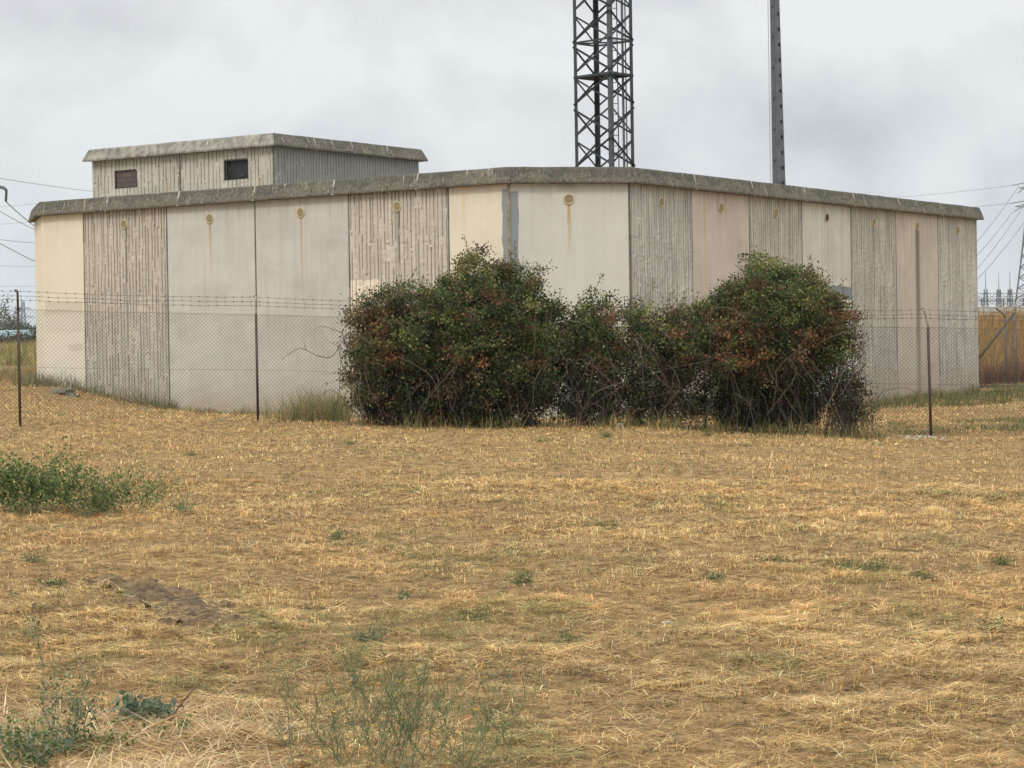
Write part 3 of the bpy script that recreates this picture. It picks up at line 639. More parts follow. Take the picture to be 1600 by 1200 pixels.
# green growth at the foot of the right face: along the wall from B to Rend, and the verge beyond
def wall_zone(n, s0, s1, org, dr, nrm, w0, w1, h0, h1, cols, wd, name, label, cat, lean=.4, fade=1.):
    s = rng.uniform(s0, s1, n); wv = w0+(w1-w0)*rng.random(n)**fade
    x = org[0]+dr[0]*s+nrm[0]*wv; y = org[1]+dr[1]*s+nrm[1]*wv
    den = fbm(x*1.7+11, y*1.7+3, 3); k = rng.random(n) < np.clip((den-.33)*4, .05, 1); x, y, den = x[k], y[k], den[k]; n = len(x)
    o = blades(np.stack([x, y, terrain(x, y)-.01], 1), rng.uniform(0, 6.28, n), np.abs(rng.normal(0, lean, n)), rng.uniform(h0, h1, n)*(.15+3.2*np.clip(den-.3, 0, 1)), np.full(n, wd)*rng.uniform(.6, 1.4, n), rng.uniform(0, .7, n), pal(cols, rng.integers(0, len(cols), n)), name, leaf_m)
    return tag(o, label, cat, kind='stuff')
wall_zone(22000, 7.5, 22, B, Rd, nR, .05, 3.4, .01, .25, [(.085, .115, .04), (.12, .15, .05), (.065, .09, .035), (.24, .20, .08), (.40, .30, .13)], .012, 'green_grass', 'green grass strip at the foot of the right hand wall', 'grass', fade=1.2)
wall_zone(2600, PL+WL*2.9, lenL+.5, A, Ld, nL, .02, .9, .08, .36, [(.15, .165, .09), (.20, .20, .11), (.11, .135, .065), (.30, .25, .13)], .009, 'wall_weeds', 'grey green weeds at the foot of the cream end wall', 'weeds', fade=2.)
wall_zone(5000, PL, PL+WL*3, A, Ld, nL, .02, .8, .05, .18, [(.34, .26, .12), (.16, .16, .07), (.42, .32, .15)], .008, 'wall_weeds', 'short dry weeds at the foot of the grey wall panels', 'weeds', fade=2.)
tuft_zone(1900, 412, 545, 37.0, 38.3, .25, .62, [(.24, .23, .10), (.34, .28, .12), (.15, .17, .07), (.44, .33, .15)], .010, 'tall_grass', 'tall yellowing grass clump between the fence post and the bush', 'grass', 1.2)
tuft_zone(3800, 545, 1380, 34.5, 35.6, .04, .36, [(.36, .26, .11), (.15, .17, .06), (.28, .19, .08), (.09, .12, .04)], .009, 'bush_foot_grass', 'mixed dry and green grass along the foot of the bushes', 'grass', 2.6, .95)
tuft_zone(9000, 1385, 1600, 36.4, 41, .03, .12, [(.13, .15, .06), (.30, .23, .1), (.18, .18, .07)], .009, 'green_grass', 'short greenish grass behind the right fence post', 'grass', 1.2)
tuft_zone(46000, 1490, 1720, 64, 112, .30, 1.15, DRYT, .022, 'tall_dry_grass', 'tall golden brown dry grass bank beyond the back fence', 'grass', 1.3, .3)
tuft_zone(5000, 1500, 1700, 63.0, 64.5, .3, .7, [(.26, .13, .09), (.18, .10, .06), (.33, .2, .1)], .02, 'tall_dry_grass', 'reddish dry weeds along the back fence', 'grass', .8, .4)
tuft_zone(9000, -90, 62, 58, 84, .10, .35, [(.36, .20, .11), (.28, .22, .09), (.14, .16, .05), (.42, .30, .15)], .03, 'rough_grass', 'rough reddish grass beyond the left end of the building', 'grass', .8)
tuft_zone(14000, -150, 62, 100, 240, .3, .9, [(.30, .24, .09), (.38, .29, .12), (.22, .21, .08)], .06, 'field_grass', 'olive and yellow crop field far left', 'grass', .3)

# heap of long cut straw, bottom left
def straw_heap(n, pxa, pxb, D0, D1, l0, l1, w0, cols, name, label, hh=.06):
    px = rng.uniform(pxa, pxb, n); D = rng.uniform(D0, D1, n); x = (px-800)/FPX*D; y = D
    den = fbm(x*2.2+1, y*2.2+5, 3); k = rng.random(n) < np.clip((den-.3)*4, .05, 1)*np.clip((pxb-px)/180, 0, 1)*np.clip((D1-D)/.8, 0, 1); x, y, den = x[k], y[k], den[k]; n = len(x)
    z = terrain(x, y)+rng.random(n)*hh*den
    o = blades(np.stack([x, y, z], 1), rng.normal(.1, 1.1, n)+math.pi*(rng.random(n) < .5), rng.uniform(1.2, 1.62, n), rng.uniform(l0, l1, n), np.full(n, w0)*rng.uniform(.5, 1.5, n), rng.uniform(-.05, .3, n), pal(cols, rng.integers(0, len(cols), n)), name, straw_m)
    return tag(o, label, 'straw', kind='stuff')
PS = [(.62, .46, .25), (.55, .38, .18), (.44, .28, .12), (.30, .16, .08), (.68, .54, .32)]
straw_heap(26000, -200, 480, 7.6, 10.6, .06, .30, .0040, PS, 'cut_straw', 'heap of long pale cut straw in the near left corner')
straw_heap(700, -120, 430, 7.9, 10.4, .12, .36, .004, [(.66, .50, .28), (.74, .60, .38)], 'cut_straw', 'thick bright straw stalks lying on the near left heap', .09)
straw_heap(3500, 300, 1750, 7.0, 12.5, .08, .26, .003, PS[:4], 'loose_straw', 'loose straw lying over the near lawn', .03)
# pale dry clump in the lawn
q = ground_at(1457, 20.2); n = 1800; a_ = rng.uniform(0, 6.28, n); rr = np.abs(rng.normal(0, .05, n))
P = np.stack([q[0]+rr*np.cos(a_), q[1]+rr*np.sin(a_), np.full(n, q[2]-.01)], 1)
tag(blades(P, a_, np.abs(rng.normal(0, .7, n)), rng.uniform(.04, .13, n), np.full(n, .012), rng.uniform(0, .6, n), pal([(.90, .68, .38), (.90, .62, .32)], rng.integers(0, 2, n)), 'dry_tuft', straw_m), 'single pale orange dry tuft on the lawn at right', 'grass tuft')

# ------------------------------------------------------------------ bramble bushes
bark = simple('cane_bark', (.085, .068, .054), (.035, .028, .022), 30, .9)
drycane = simple('dry_cane', (.20, .15, .115), (.10, .075, .06), 30, .9)
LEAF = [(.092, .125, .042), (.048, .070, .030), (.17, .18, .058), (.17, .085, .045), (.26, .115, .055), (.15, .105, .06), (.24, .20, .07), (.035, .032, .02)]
def spline(p0, p1, sag, n=9, jit=.03):
    p0 = np.asarray(p0, float); p1 = np.asarray(p1, float); t = np.linspace(0, 1, n)[:, None]
    P = p0*(1-t)+p1*t+np.array([0, 0, 1.])*(4*t*(1-t))*sag; P[1:-1] += rng.normal(0, jit, (n-2, 3)); return P
def bush(label, ells, nclump, nleaf, rust, canes, sig=.072, dens_low=.5, group=None, sprigs=26, size=.040, dry=0.15, ybase=668):
    px0 = sum(e[0] for e in ells)/len(ells); D0 = sum(e[4] for e in ells)/len(ells); root = ground_at(px0, D0)
    t = empty('bramble_bush', tuple(root), label, 'bush', group)
    vol = np.array([e[2]*e[3] for e in ells], float); vol /= vol.sum(); CC = []; CT = []; TOP = []
    for i in range(nclump):
        e = ells[rng.choice(len(ells), p=vol)]; d = rng.normal(size=3); d /= np.linalg.norm(d)
        r = (.18+.85*rng.random()**.55)*(1+.13*math.sin(d[0]*7+e[0])+.07*rng.normal())
        cpx, cpy = e[0]+d[0]*r*e[2], e[1]-d[2]*r*e[3]; D = e[4]+d[1]*r*e[5]
        low = (cpy-(ybase-110))/110
        if low > 0:
            if rng.random() > dens_low: continue
            if d[1] < 0: D = e[4]+d[1]*r*e[5]*(1-.6*min(1, low*1.3))
        if cpy > ybase-4: continue
        CC.append(at(cpx, cpy, D)); TOP.append((d[2] > .3 and r > .8))
        hot = sum(math.exp(-((cpx-hx)**2+(cpy-hy)**2)/(2*hr*hr)) for hx, hy, hr in rust)
        if low > .15 and rng.random() < .55+.35*min(1, low): CT.append(rng.choice([1, 7, 7, 5])); continue  # low clumps draw darker leaf colours: shade at the foot is painted in
        nz = float(fbm(np.array([cpx*.018+3]), np.array([cpy*.018+8]), 3)[0])
        pr = .05+.6*min(1, hot)+max(0, (nz-.54)*2.0)
        if rng.random() < pr*.8: CT.append(rng.choice([3, 3, 4, 5, 5]))
        elif rng.random() < dry+max(0, low)*.3: CT.append(rng.choice([5, 1]))
        else: CT.append(rng.choice([0, 0, 1, 2, 2, 6]) if TOP[-1] else rng.choice([0, 0, 1, 1, 2]))
    CC = np.array(CC); CT = np.array(CT); k = len(CC)
    m = rng.poisson(nleaf*rng.uniform(.3, 1.7, k)); idx = np.repeat(np.arange(k), m); n = len(idx)
    P = CC[idx]+rng.normal(0, 1, (n, 3))*np.array([sig*1.15, sig, sig*.8])
    ty = CT[idx].copy(); sw = rng.random(n) < .22; ty[sw] = rng.choice([0, 1, 2, 5, 3], sw.sum())
    V, F, col = leafmesh(P, size*rng.uniform(.6, 1.35, n), pal(LEAF, ty, .2)*np.repeat(rng.uniform(.5, 1.55, k), m)[:, None], .72, np.array([0, -.25, .5]), .8)
    # leafy sprigs that break the outline
    st = MB(); SV = []
    for i in range(sprigs):
        c_ = CC[rng.choice(np.where(np.array(TOP))[0])] if any(TOP) else CC[0]
        ln = rng.uniform(.12, .42); tip = c_+np.array([rng.normal(0, .14), rng.normal(0, .1), ln]); S_ = spline(c_, tip, .03, 6, .012); st.tube(S_, .0045, 4)
        for j in range(int(ln*70)): SV.append(S_[rng.integers(1, 6)]+rng.normal(0, .022, 3))
    if SV:
        SV = np.array(SV); v2, f2, c2 = leafmesh(SV, size*.9*rng.uniform(.6, 1.2, len(SV)), pal(LEAF, rng.choice([0, 2, 2, 6, 5, 3], len(SV))), .68)
        F = np.concatenate([F, f2+len(V)]); V = np.concatenate([V, v2]); col = np.concatenate([col, c2])
    V = V-root
    o = link('foliage', npmesh(V, F, col), leaf_m, t); o['kind'] = 'stuff'
    mb = MB()
    for i in range(canes):
        e = ells[rng.choice(len(ells), p=vol)]; bpx = e[0]+rng.uniform(-.85, .85)*e[2]; g_ = ground_at(bpx, e[4]+rng.uniform(-.9, .7)*e[5])
        q = rng.uniform(0, 6.28); end = at(e[0]+rng.uniform(-1.05, 1.05)*e[2], e[1]-rng.uniform(-.8, .95)*e[3], e[4]+rng.uniform(-1, 1)*e[5]*.95)
        S_ = spline(g_, end, rng.uniform(.1, .7), 9, .05); r0 = rng.uniform(.0035, .008); mb.tube(S_-root, np.linspace(r0, r0*.4, 9), 4)
    for v in range(0, 1):
        mb.v = mb.v+[tuple(np.array(p)-root) for p in st.v]; mb.f += [tuple(i+mb.n for i in f) for f in st.f]; mb.m += st.m; mb.n += st.n
    s_ = mb.build('stems', bark, t); s_['kind'] = 'stuff'
    return t, root
hotL = [(712, 525, 24), (735, 585, 22), (600, 480, 28), (825, 500, 14), (560, 490, 22), (690, 600, 20), (620, 560, 20)]
t1, r1 = bush('tall dark left bramble bush with rusty leaf patches growing through the wire fence',
    [(690, 632, 150, 34, 35.8, .75), (757, 498, 98, 97, 35.6, 1.0), (670, 540, 85, 100, 35.6, .95), (597, 548, 56, 98, 35.6, .8), (775, 590, 90, 85, 35.4, .95), (640, 610, 85, 55, 35.4, .8), (832, 555, 42, 105, 35.7, .7)],
    2900, 84, hotL, 100, dens_low=.95, sprigs=46)
t2, r2 = bush('low sparse middle bramble bush with gaps showing the wall behind it',
    [(960, 636, 100, 30, 36.0, .5), (890, 545, 40, 80, 35.9, .5), (945, 520, 70, 60, 35.9, .5), (1030, 530, 62, 58, 35.9, .5), (905, 570, 60, 90, 36.0, .45), (985, 590, 85, 75, 35.9, .5), (1060, 585, 50, 85, 35.9, .45)],
    900, 66, [(925, 590, 22), (955, 505, 14), (965, 600, 16)], 110, dens_low=.9, sprigs=34, dry=.22)
t3, r3 = bush('tall round right bramble bush with green top and russet sides',
    [(1185, 640, 105, 30, 35.8, .7), (1203, 487, 86, 78, 35.6, .95), (1252, 515, 80, 76, 35.6, .95), (1145, 530, 85, 72, 35.6, .9), (1195, 595, 92, 72, 35.6, .9), (1282, 512, 46, 52, 35.7, .6)],
    2700, 84, [(1150, 560, 24), (1130, 520, 18), (1260, 560, 18), (1190, 530, 22), (1235, 585, 24), (1310, 500, 14), (1180, 585, 20)], 85, dens_low=.95, sprigs=44)
t4, r4 = bush('small dry brown bramble clump at the right foot of the big bush',
    [(1335, 640, 38, 36, 35.5, .35), (1315, 600, 34, 50, 35.7, .35)], 120, 42, [(1335, 640, 60)], 90, dens_low=.9, sprigs=10, dry=.6, ybase=680)
# bare canes reaching out at both ends
def canes(t, root, L_, m=drycane):
    for pts, r0 in L_:
        P = np.array([at(*q) for q in pts]); nn = len(P); tt = np.linspace(0, nn-1, nn*4); i = np.clip(tt.astype(int), 0, nn-2); f = tt-i
        pm_ = P[np.clip(i-1, 0, nn-1)]; pa = P[i]; pb_ = P[i+1]; pn = P[np.clip(i+2, 0, nn-1)]; f = f[:, None]
        Q = .5*((2*pa)+(-pm_+pb_)*f+(2*pm_-5*pa+4*pb_-pn)*f*f+(-pm_+3*pa-3*pb_+pn)*f**3)
        MB().tube(Q-root, np.linspace(r0, r0*.35, len(Q)), 5).build('cane', m, t)
canes(t1, r1, [([(560, 600, 35.5), (548, 520, 35.3), (520, 556, 35.0), (497, 556, 34.9), (478, 547, 34.9), (465, 545, 34.8), (440, 562, 34.8)], .011),
    ([(478, 547, 34.9), (474, 530, 34.9)], .006), ([(548, 560, 35.3), (535, 520, 35.2), (545, 508, 35.2), (560, 502, 35.2)], .010), ([(535, 545, 35.2), (508, 530, 35.1)], .006),
    ([(535, 520, 35.2), (505, 510, 35), (490, 515, 35)], .006), ([(560, 640, 35.4), (532, 560, 35.2), (530, 530, 35.2)], .010), ([(525, 640, 35.4), (531, 600, 35.3), (533, 500, 35.3)], .008),
    ([(570, 560, 35.4), (546, 500, 35.3), (527, 478, 35.3)], .007), ([(560, 650, 35.2), (520, 610, 35), (500, 620, 34.9), (478, 612, 34.9), (471, 600, 34.9)], .007),
    ([(575, 655, 35.1), (540, 590, 35.0), (505, 585, 35)], .006)])
canes(t3, r3, [([(1330, 560, 35.5), (1345, 510, 35.4), (1350, 560, 35.3), (1352, 600, 35.3)], .007), ([(1300, 560, 35.4), (1335, 530, 35.3), (1348, 520, 35.3)], .006),
    ([(1310, 590, 35.2), (1345, 545, 35.2), (1375, 541, 35.2)], .006), ([(1290, 640, 35.1), (1325, 560, 35.1), (1340, 470, 35.3)], .008)])
canes(t4, r4, [([(1340, 670, 35.3), (1372, 622, 35.2), (1385, 609, 35.1), (1420, 607, 35.1), (1435, 620, 35.2), (1440, 628, 35.2)], .008),
    ([(1345, 672, 35.3), (1360, 630, 35.2), (1378, 612, 35.2)], .006), ([(1320, 672, 35.3), (1300, 610, 35.2), (1325, 560, 35.2)], .007), ([(1350, 676, 35.2), (1375, 660, 35), (1392, 668, 35)], .005)])

for t_, r_0, (xa, xb, ya, yb, DD) in ((t1, r1, (560, 860, 470, 640, 34.75)), (t3, r3, (1090, 1320, 480, 640, 34.75)), (t2, r2, (880, 1070, 500, 640, 35.3))):
    for i in range(26):
        ax, ay = rng.uniform(xa, xb), rng.uniform(ya+40, yb+20); bx, by = ax+rng.normal(0, 45), min(ay-5, ay-rng.uniform(20, 110)); bx = min(max(bx, xa), xb); by = max(by, ya)
        mx_, my_ = (ax+bx)/2+rng.normal(0, 14), (ay+by)/2-rng.uniform(0, 22)
        canes(t_, r_0, [([(ax, ay, DD+.3), (mx_, my_, DD+rng.uniform(-.05, .15)), (bx, by, DD+.12), (bx+rng.normal(0, 25), by+rng.uniform(8, 40), DD+.25)], rng.uniform(.004, .0075))])

# ------------------------------------------------------------------ chain link fence
rusty = simple('rusty_post_paint', (.075, .048, .036), (.03, .022, .02), 9, .75, bmp=.2, sc=(1, 1, .4))
arm_m = simple('galvanised_arm', (.50, .50, .48), (.20, .17, .14), 9, .6, bmp=.1)
wire_m = simple('fence_wire', (.13, .115, .10), (.07, .058, .048), 5, .6, bmp=0)
barb_m = simple('barbed_wire_steel', (.10, .085, .08), (.055, .045, .04), 8, .7, bmp=0)
def zigzag(a, b, za0, za1, ztop0, ztop1, cell=.064, r=.0017):
    """chain-link mesh between plan points a and b as woven zigzag wires"""
    a = np.asarray(a, float); b = np.asarray(b, float); d = b-a; ln = np.linalg.norm(d); d = d/ln; nrm = np.array([-d[1], d[0]])
    nc = int(ln/cell*2); V = []; F = []; base = 0
    for i in range(nc):
        s0 = i*cell/2; f = s0/ln; zb = za0+(za1-za0)*f; zt = ztop0+(ztop1-ztop0)*f; m = int((zt-zb)/(cell/2)); kk = np.arange(m+1)
        kk2 = kk+i; s = s0+np.where(kk2 % 2 == 0, 0, cell/2); z = zt-kk*cell/2+.006*np.sin(s0*3.1)+.004*np.sin(s0*11+kk)
        off = np.where(kk % 2 == 0, .002, -.002)+.008*np.sin(s0*1.7+z*2)
        P = np.stack([a[0]+d[0]*s+nrm[0]*off, a[1]+d[1]*s+nrm[1]*off, z], 1)
        ring = np.array([[0, 0, r*1.5], [nrm[0]*r, nrm[1]*r, 0], [0, 0, -r*1.5], [-nrm[0]*r, -nrm[1]*r, 0]])
        # offset across the wire direction as well, so that it keeps its thickness
        V.append((P[:, None]+ring[None]).reshape(-1, 3)); q = base+np.arange(m)[:, None, None]*4
        F.append((q+np.array([[0, 1, 5, 4], [1, 2, 6, 5], [2, 3, 7, 6], [3, 0, 4, 7]])[None]).reshape(-1, 4)); base += 4*(m+1)
    return np.concatenate(V), np.concatenate(F)
def barbed(p0, p1, sag=.02, r=.0032, jitter=.004, every=.14):
    mb = MB(); n = 14; P = spline(p0, p1, -sag, n, jitter); mb.tube(P, r, 4); ln = np.linalg.norm(P[-1]-P[0]); k = int(ln/every)
    for i in range(k):
        t_ = (i+.5)/k*(n-1); j = int(t_); c_ = P[j]+(P[j+1]-P[j])*(t_-j); a_ = random.uniform(0, 3.14)
        v = np.array([.3*math.cos(a_), math.sin(a_)*.6, math.cos(a_)]); v = unit(v)*.02; mb.bar(c_-v, c_+v, .004); v2 = unit(np.array([v[0]+.012, v[1], -v[2]]))*.018; mb.bar(c_-v2, c_+v2, .004)
    return mb
fr = ground_at(800, 36); fence = empty('chain_link_fence', tuple(fr), 'rusty wire mesh fence with barbed wire on top, in front of the building', 'fence')
posts = [(-345, 33.2, 477, 662, 0, 0), (28, 34.8, 483, 660, 0, 0), (400, 36.5, 491, 661, 0, 0), (750, 36.3, 500, 666, 0, 0), (1100, 36.0, 508, 672, 0, 0), (1450, 35.8, 511, 686, -5, 0), (1800, 35.5, 517, 688, 0, 0)]
tops = []
for i, (px, D, yt, yb, ldx, _) in enumerate(posts):
    top = at(px, yt, D); bx_ = at(px-ldx, yb, D); gz = tz(bx_[0], bx_[1]); bot = np.array([bx_[0], bx_[1], min(bx_[2], gz)-.15]); mz_ = bx_[2]
    if abs(ldx) < 1: bot[0] = top[0]+.004; bot[1] = top[1]
    tops.append((top, mz_))
    pt = MB().tube(np.array([bot, top])-fr, .021 if i != 5 else .023, 8).build('post', rusty, fence, True)
    dxx = (-.055 if i == 5 else .02 if i < 3 else 0)
    arm = [top-fr+np.array([0, 0, -.03]), top-fr+np.array([0, -.005, .03]), top-fr+np.array([dxx*.6, -.06, .13]), top-fr+np.array([dxx*1.5, -.15, .26]), top-fr+np.array([dxx*1.5-.03, -.165, .275])]
    MB().tube(arm, [.021, .019, .018, .017, .016], 7).build('post_arm', rusty if i < 2 else arm_m, fence, True)
    hk = arm[-2]; th_ = np.linspace(0, 3.3, 6); MB().tube([hk+np.array([-.022+.026*math.cos(q), 0, .012+.022*math.sin(q)]) for q in th_], .007, 5).build('arm_hook', rusty, fence)
for i in range(len(posts)-1):
    (a_, za), (b_, zb) = tops[i], tops[i+1]
    Vw, Fw = zigzag(a_[:2], b_[:2], za+.02, zb+.02, a_[2], b_[2])
    link('wire_mesh', npmesh(Vw-fr, Fw), wire_m, fence)
    for (hh, fy) in ((.27, -.15), (.20, -.11), (.14, -.065)):
        dx = [(-.08 if j == 5 else 0)*(hh/.27) for j in (i, i+1)]
        barbed(a_-fr+np.array([dx[0], fy, hh]), b_-fr+np.array([dx[1], fy, hh]), .025).build('barbed_wire', barb_m, fence)
    for fz, sg in ((.995, .008), (.49, .012)):
        MB().tube(spline(np.array([a_[0], a_[1]-.01, za+(a_[2]-za)*fz])-fr, np.array([b_[0], b_[1]-.01, zb+(b_[2]-zb)*fz])-fr, -sg, 12, .003), .0026, 4).build('tension_wire', wire_m, fence)
# back fence behind the right end
bf0 = at(1575, 600, 62); bfz = tz(bf0[0], bf0[1]); bfr = np.array([bf0[0], bf0[1], bfz])
bfence = empty('chain_link_fence', tuple(bfr), 'far grey wire fence with cranked and braced posts, right of the building', 'fence')
grey_post = simple('grey_fence_post', (.16, .155, .15), (.08, .075, .07), 10, .7, bmp=.1)
pts = []
for k, (px, D, yt, bent) in enumerate([(1440, 62, 500, 1), (1571, 62, 497, 1), (1586, 61.2, 490, 0), (1680, 60, 497, 1), (1800, 58.5, 497, 1)]):
    tp = at(px, yt, D); g = np.array([tp[0], tp[1], tz(tp[0], tp[1])-.1]); tp2 = tp.copy(); pts.append((g, tp2))
    MB().tube(np.array([g, tp])-bfr, .035 if not bent else .03, 7).build('post', grey_post, bfence, True)
    if bent: MB().tube(np.array([tp, tp+[-.05, -.02, .10], tp+[-.27, -.12, .27]])-bfr, .03, 6).build('post_arm', grey_post, bfence, True)
    else: MB().tube(np.array([tp, tp+[.03, 0, .22], tp+[.13, 0, .42]])-bfr, .028, 6).build('post_arm', arm_m, bfence, True)
MB().tube(np.array([at(1584, 490, 61), at(1528, 562, 60.5)])-bfr, .035, 6).build('brace', simple('brace_rust', (.09, .075, .06)), bfence, True)
for i in range(len(pts)-1):
    (ga, ta), (gb, tb) = pts[i], pts[i+1]
    Vw, Fw = zigzag(ta[:2], tb[:2], ga[2]+.1, gb[2]+.1, ta[2]-.02, tb[2]-.02, .08, .0022); link('wire_mesh', npmesh(Vw-bfr, Fw), wire_m, bfence)
    for hh in (.27, .18, .09): barbed(ta+[-.27*hh/.27, -.1, hh]-bfr, tb+[-.27*hh/.27, -.1, hh]-bfr, .02, .005, every=.3).build('barbed_wire', barb_m, bfence)
k0, k1 = pts[0][0], pts[-1][0]; mb = MB(); mb.bar(k0+[0, -.3, .12]-bfr, k1+[0, -.3, .12]-bfr, .18, .16); mb.build('base_kerb', simple('kerb_dark', (.14, .125, .105), (.07, .065, .055), 6), bfence)

# ------------------------------------------------------------------ small plants and things on the lawn
def plant(name, label, cat, px, D, stems, cols, lsize, perm, r=.003, sm=None, group=None, spread=.02, base=.05, flower=None, wr=.5, sink=.01):
    g = ground_at(px, D); t = empty(name, tuple(g), label, cat, group); mb = MB(); LP = []; FL = []
    for (dx, dy, dz, n_) in stems:
        p0 = np.array([rng.normal(0, base), rng.normal(0, base), -sink]); p1 = np.array([dx, dy, dz]); S_ = spline(p0, p1, rng.uniform(.0, .18)*abs(dx), 8, .008*max(1, dz*3)); mb.tube(S_, np.linspace(r, r*.45, 8), 4)
        ln = np.linalg.norm(p1)
        for j in range(n_):
            a_ = S_[rng.integers(3, 7)]; q = rng.uniform(0, 6.28); l2 = ln*rng.uniform(.15, .45); tip = a_+np.array([math.cos(q)*l2*.5, math.sin(q)*l2*.5, l2*.8])
            B_ = spline(a_, tip, .0, 5, .006); mb.tube(B_, r*.5, 3)
            for m_ in range(int(perm*l2)): LP.append(B_[rng.integers(0, 5)]+rng.normal(0, spread, 3))
            if flower and rng.random() < flower: FL.append(tip)
        for m_ in range(int(perm*ln)):
            i = rng.integers(2, 8); f = rng.random(); LP.append(S_[i-1]*(1-f)+S_[min(i, 7)]*f+rng.normal(0, spread, 3))
    mb.build('stems', sm or bark, t)
    if LP:
        LP = np.array(LP); V, F, c_ = leafmesh(LP, lsize*rng.uniform(.6, 1.4, len(LP)), pal(cols, rng.integers(0, len(cols), len(LP))), wr, np.array([0, 0, .5]), .7)
        o = link('leaves', npmesh(V, F, c_), leaf_m, t); o['kind'] = 'stuff'
    for q in FL:
        k = 8; f = MB(); f.add([tuple(q+np.array([0, 0, .002]))]+[tuple(q+np.array([math.cos(2*math.pi*j/k)*.009, math.sin(2*math.pi*j/k)*.009, .007+(j % 2)*.003])) for j in range(k)], [(0, 1+j, 1+(j+1) % k) for j in range(k)]); f.build('flower', yel, t)
    return t
yel = simple('yellow_petals', (.75, .50, .03), (.7, .4, .02), 10, .6)
gst = simple('green_stem', (.13, .17, .07), (.08, .11, .05), 20, .7); gst2 = simple('blue_green_stem', (.17, .22, .15), (.10, .14, .10), 20, .7)
G1 = [(.13, .19, .06), (.09, .14, .045), (.20, .27, .085), (.07, .105, .035)]
G2 = [(.16, .195, .10), (.12, .155, .075), (.22, .25, .15), (.10, .135, .055)]
r_ = rng
plant('leafy_weed', 'large bushy bright green weed on the lawn at the left edge', 'weed', 50, 20.4, [(r_.normal(-.02, .36), r_.normal(0, .2), r_.uniform(.16, .50), 5) for _ in range(52)], G1, .034, 60, .0035, gst, spread=.03, base=.22)
plant('leafy_weed', 'lower sprawling half of green weeds right of the large weed', 'weed', 150, 20.3, [(r_.normal(.0, .26)+(.2 if i % 3 == 0 else 0), r_.normal(0, .15), r_.uniform(.12, .38), 4) for i in range(44)], G1+[(.17, .2, .09)], .028, 55, .003, gst, spread=.028, base=.12)
plant('leafy_weed', 'thin spindly green weed arching out over the lawn at left', 'weed', 215, 20.8, [(r_.uniform(.05, .5), r_.normal(0, .1), r_.uniform(.12, .36), 3) for i in range(12)], G1, .022, 34, .003, gst, spread=.02, base=.05)
plant('grass_weed', 'sparse upright green grass sprouts beside the spindly weed', 'weed', 285, 20.1, [(r_.normal(0, .1), r_.normal(0, .06), r_.uniform(.06, .22), 1) for i in range(24)], G1, .02, 18, .003, gst, base=.08, wr=.25)
plant('wispy_weed', 'tangle of thin leafless green stems with tiny yellow flowers in the foreground', 'weed', 600, 8.75, [(r_.normal(0, .17), r_.normal(0, .12), r_.uniform(.18, .50), 8) for i in range(44)], [(.13, .18, .09), (.10, .15, .07)], .011, 26, .0017, gst, spread=.006, base=.14, flower=.012, wr=.3)
plant('wispy_weed', 'second thin green wispy weed leaning right with yellow flowers in the foreground', 'weed', 715, 8.6, [(r_.normal(.06, .16), r_.normal(0, .1), r_.uniform(.12, .44), 7) for i in range(26)], [(.13, .18, .09), (.10, .15, .07)], .010, 18, .0016, gst, spread=.006, base=.11, flower=.02, wr=.3)
plant('wispy_weed', 'third thin green wispy weed at the left of the foreground tangle', 'weed', 490, 8.9, [(r_.normal(-.04, .14), r_.normal(0, .1), r_.uniform(.12, .42), 7) for i in range(22)], [(.13, .18, .09), (.10, .15, .07)], .010, 18, .0016, gst, spread=.006, base=.11, flower=.01, wr=.3)
plant('blue_green_weed', 'tall grey green weed with one upright leafy spike at the near left', 'weed', 88, 9.3, [(-.11, 0, .62, 3)]+[(r_.normal(0.02, .11), r_.normal(0, .07), r_.uniform(.1, .42), 3) for i in range(9)], G2, .020, 75, .0028, gst2, spread=.016, base=.03)
plant('blue_green_weed', 'low leafy grey green weed at the bottom left corner', 'weed', 40, 8.95, [(r_.normal(0, .1), r_.normal(0, .07), r_.uniform(.06, .20), 3) for i in range(16)], G2+G1[:1], .022, 90, .0024, gst2, spread=.018, base=.05)
plant('broadleaf_weed', 'broad grey green thistle rosette on the straw heap', 'weed', 220, 10.0, [(r_.normal(0, .07), r_.normal(0, .04), r_.uniform(.03, .10), 2) for i in range(14)], [(.23, .27, .19), (.16, .20, .13)], .042, 90, .003, gst2, spread=.018, base=.03, wr=.6)
plant('broadleaf_weed', 'dark green prostrate weed in the near left straw', 'weed', 110, 9.4, [(r_.normal(0, .18), r_.normal(0, .08), r_.uniform(.01, .06), 3) for i in range(18)], G1, .020, 70, .002, gst, spread=.014, base=.05)
plant('broadleaf_weed', 'small green weed between the thistle rosette and the red twig', 'weed', 262, 9.7, [(r_.normal(0, .09), r_.normal(0, .06), r_.uniform(.02, .08), 2) for i in range(10)], G1, .020, 70, .002, gst, spread=.014, base=.04)
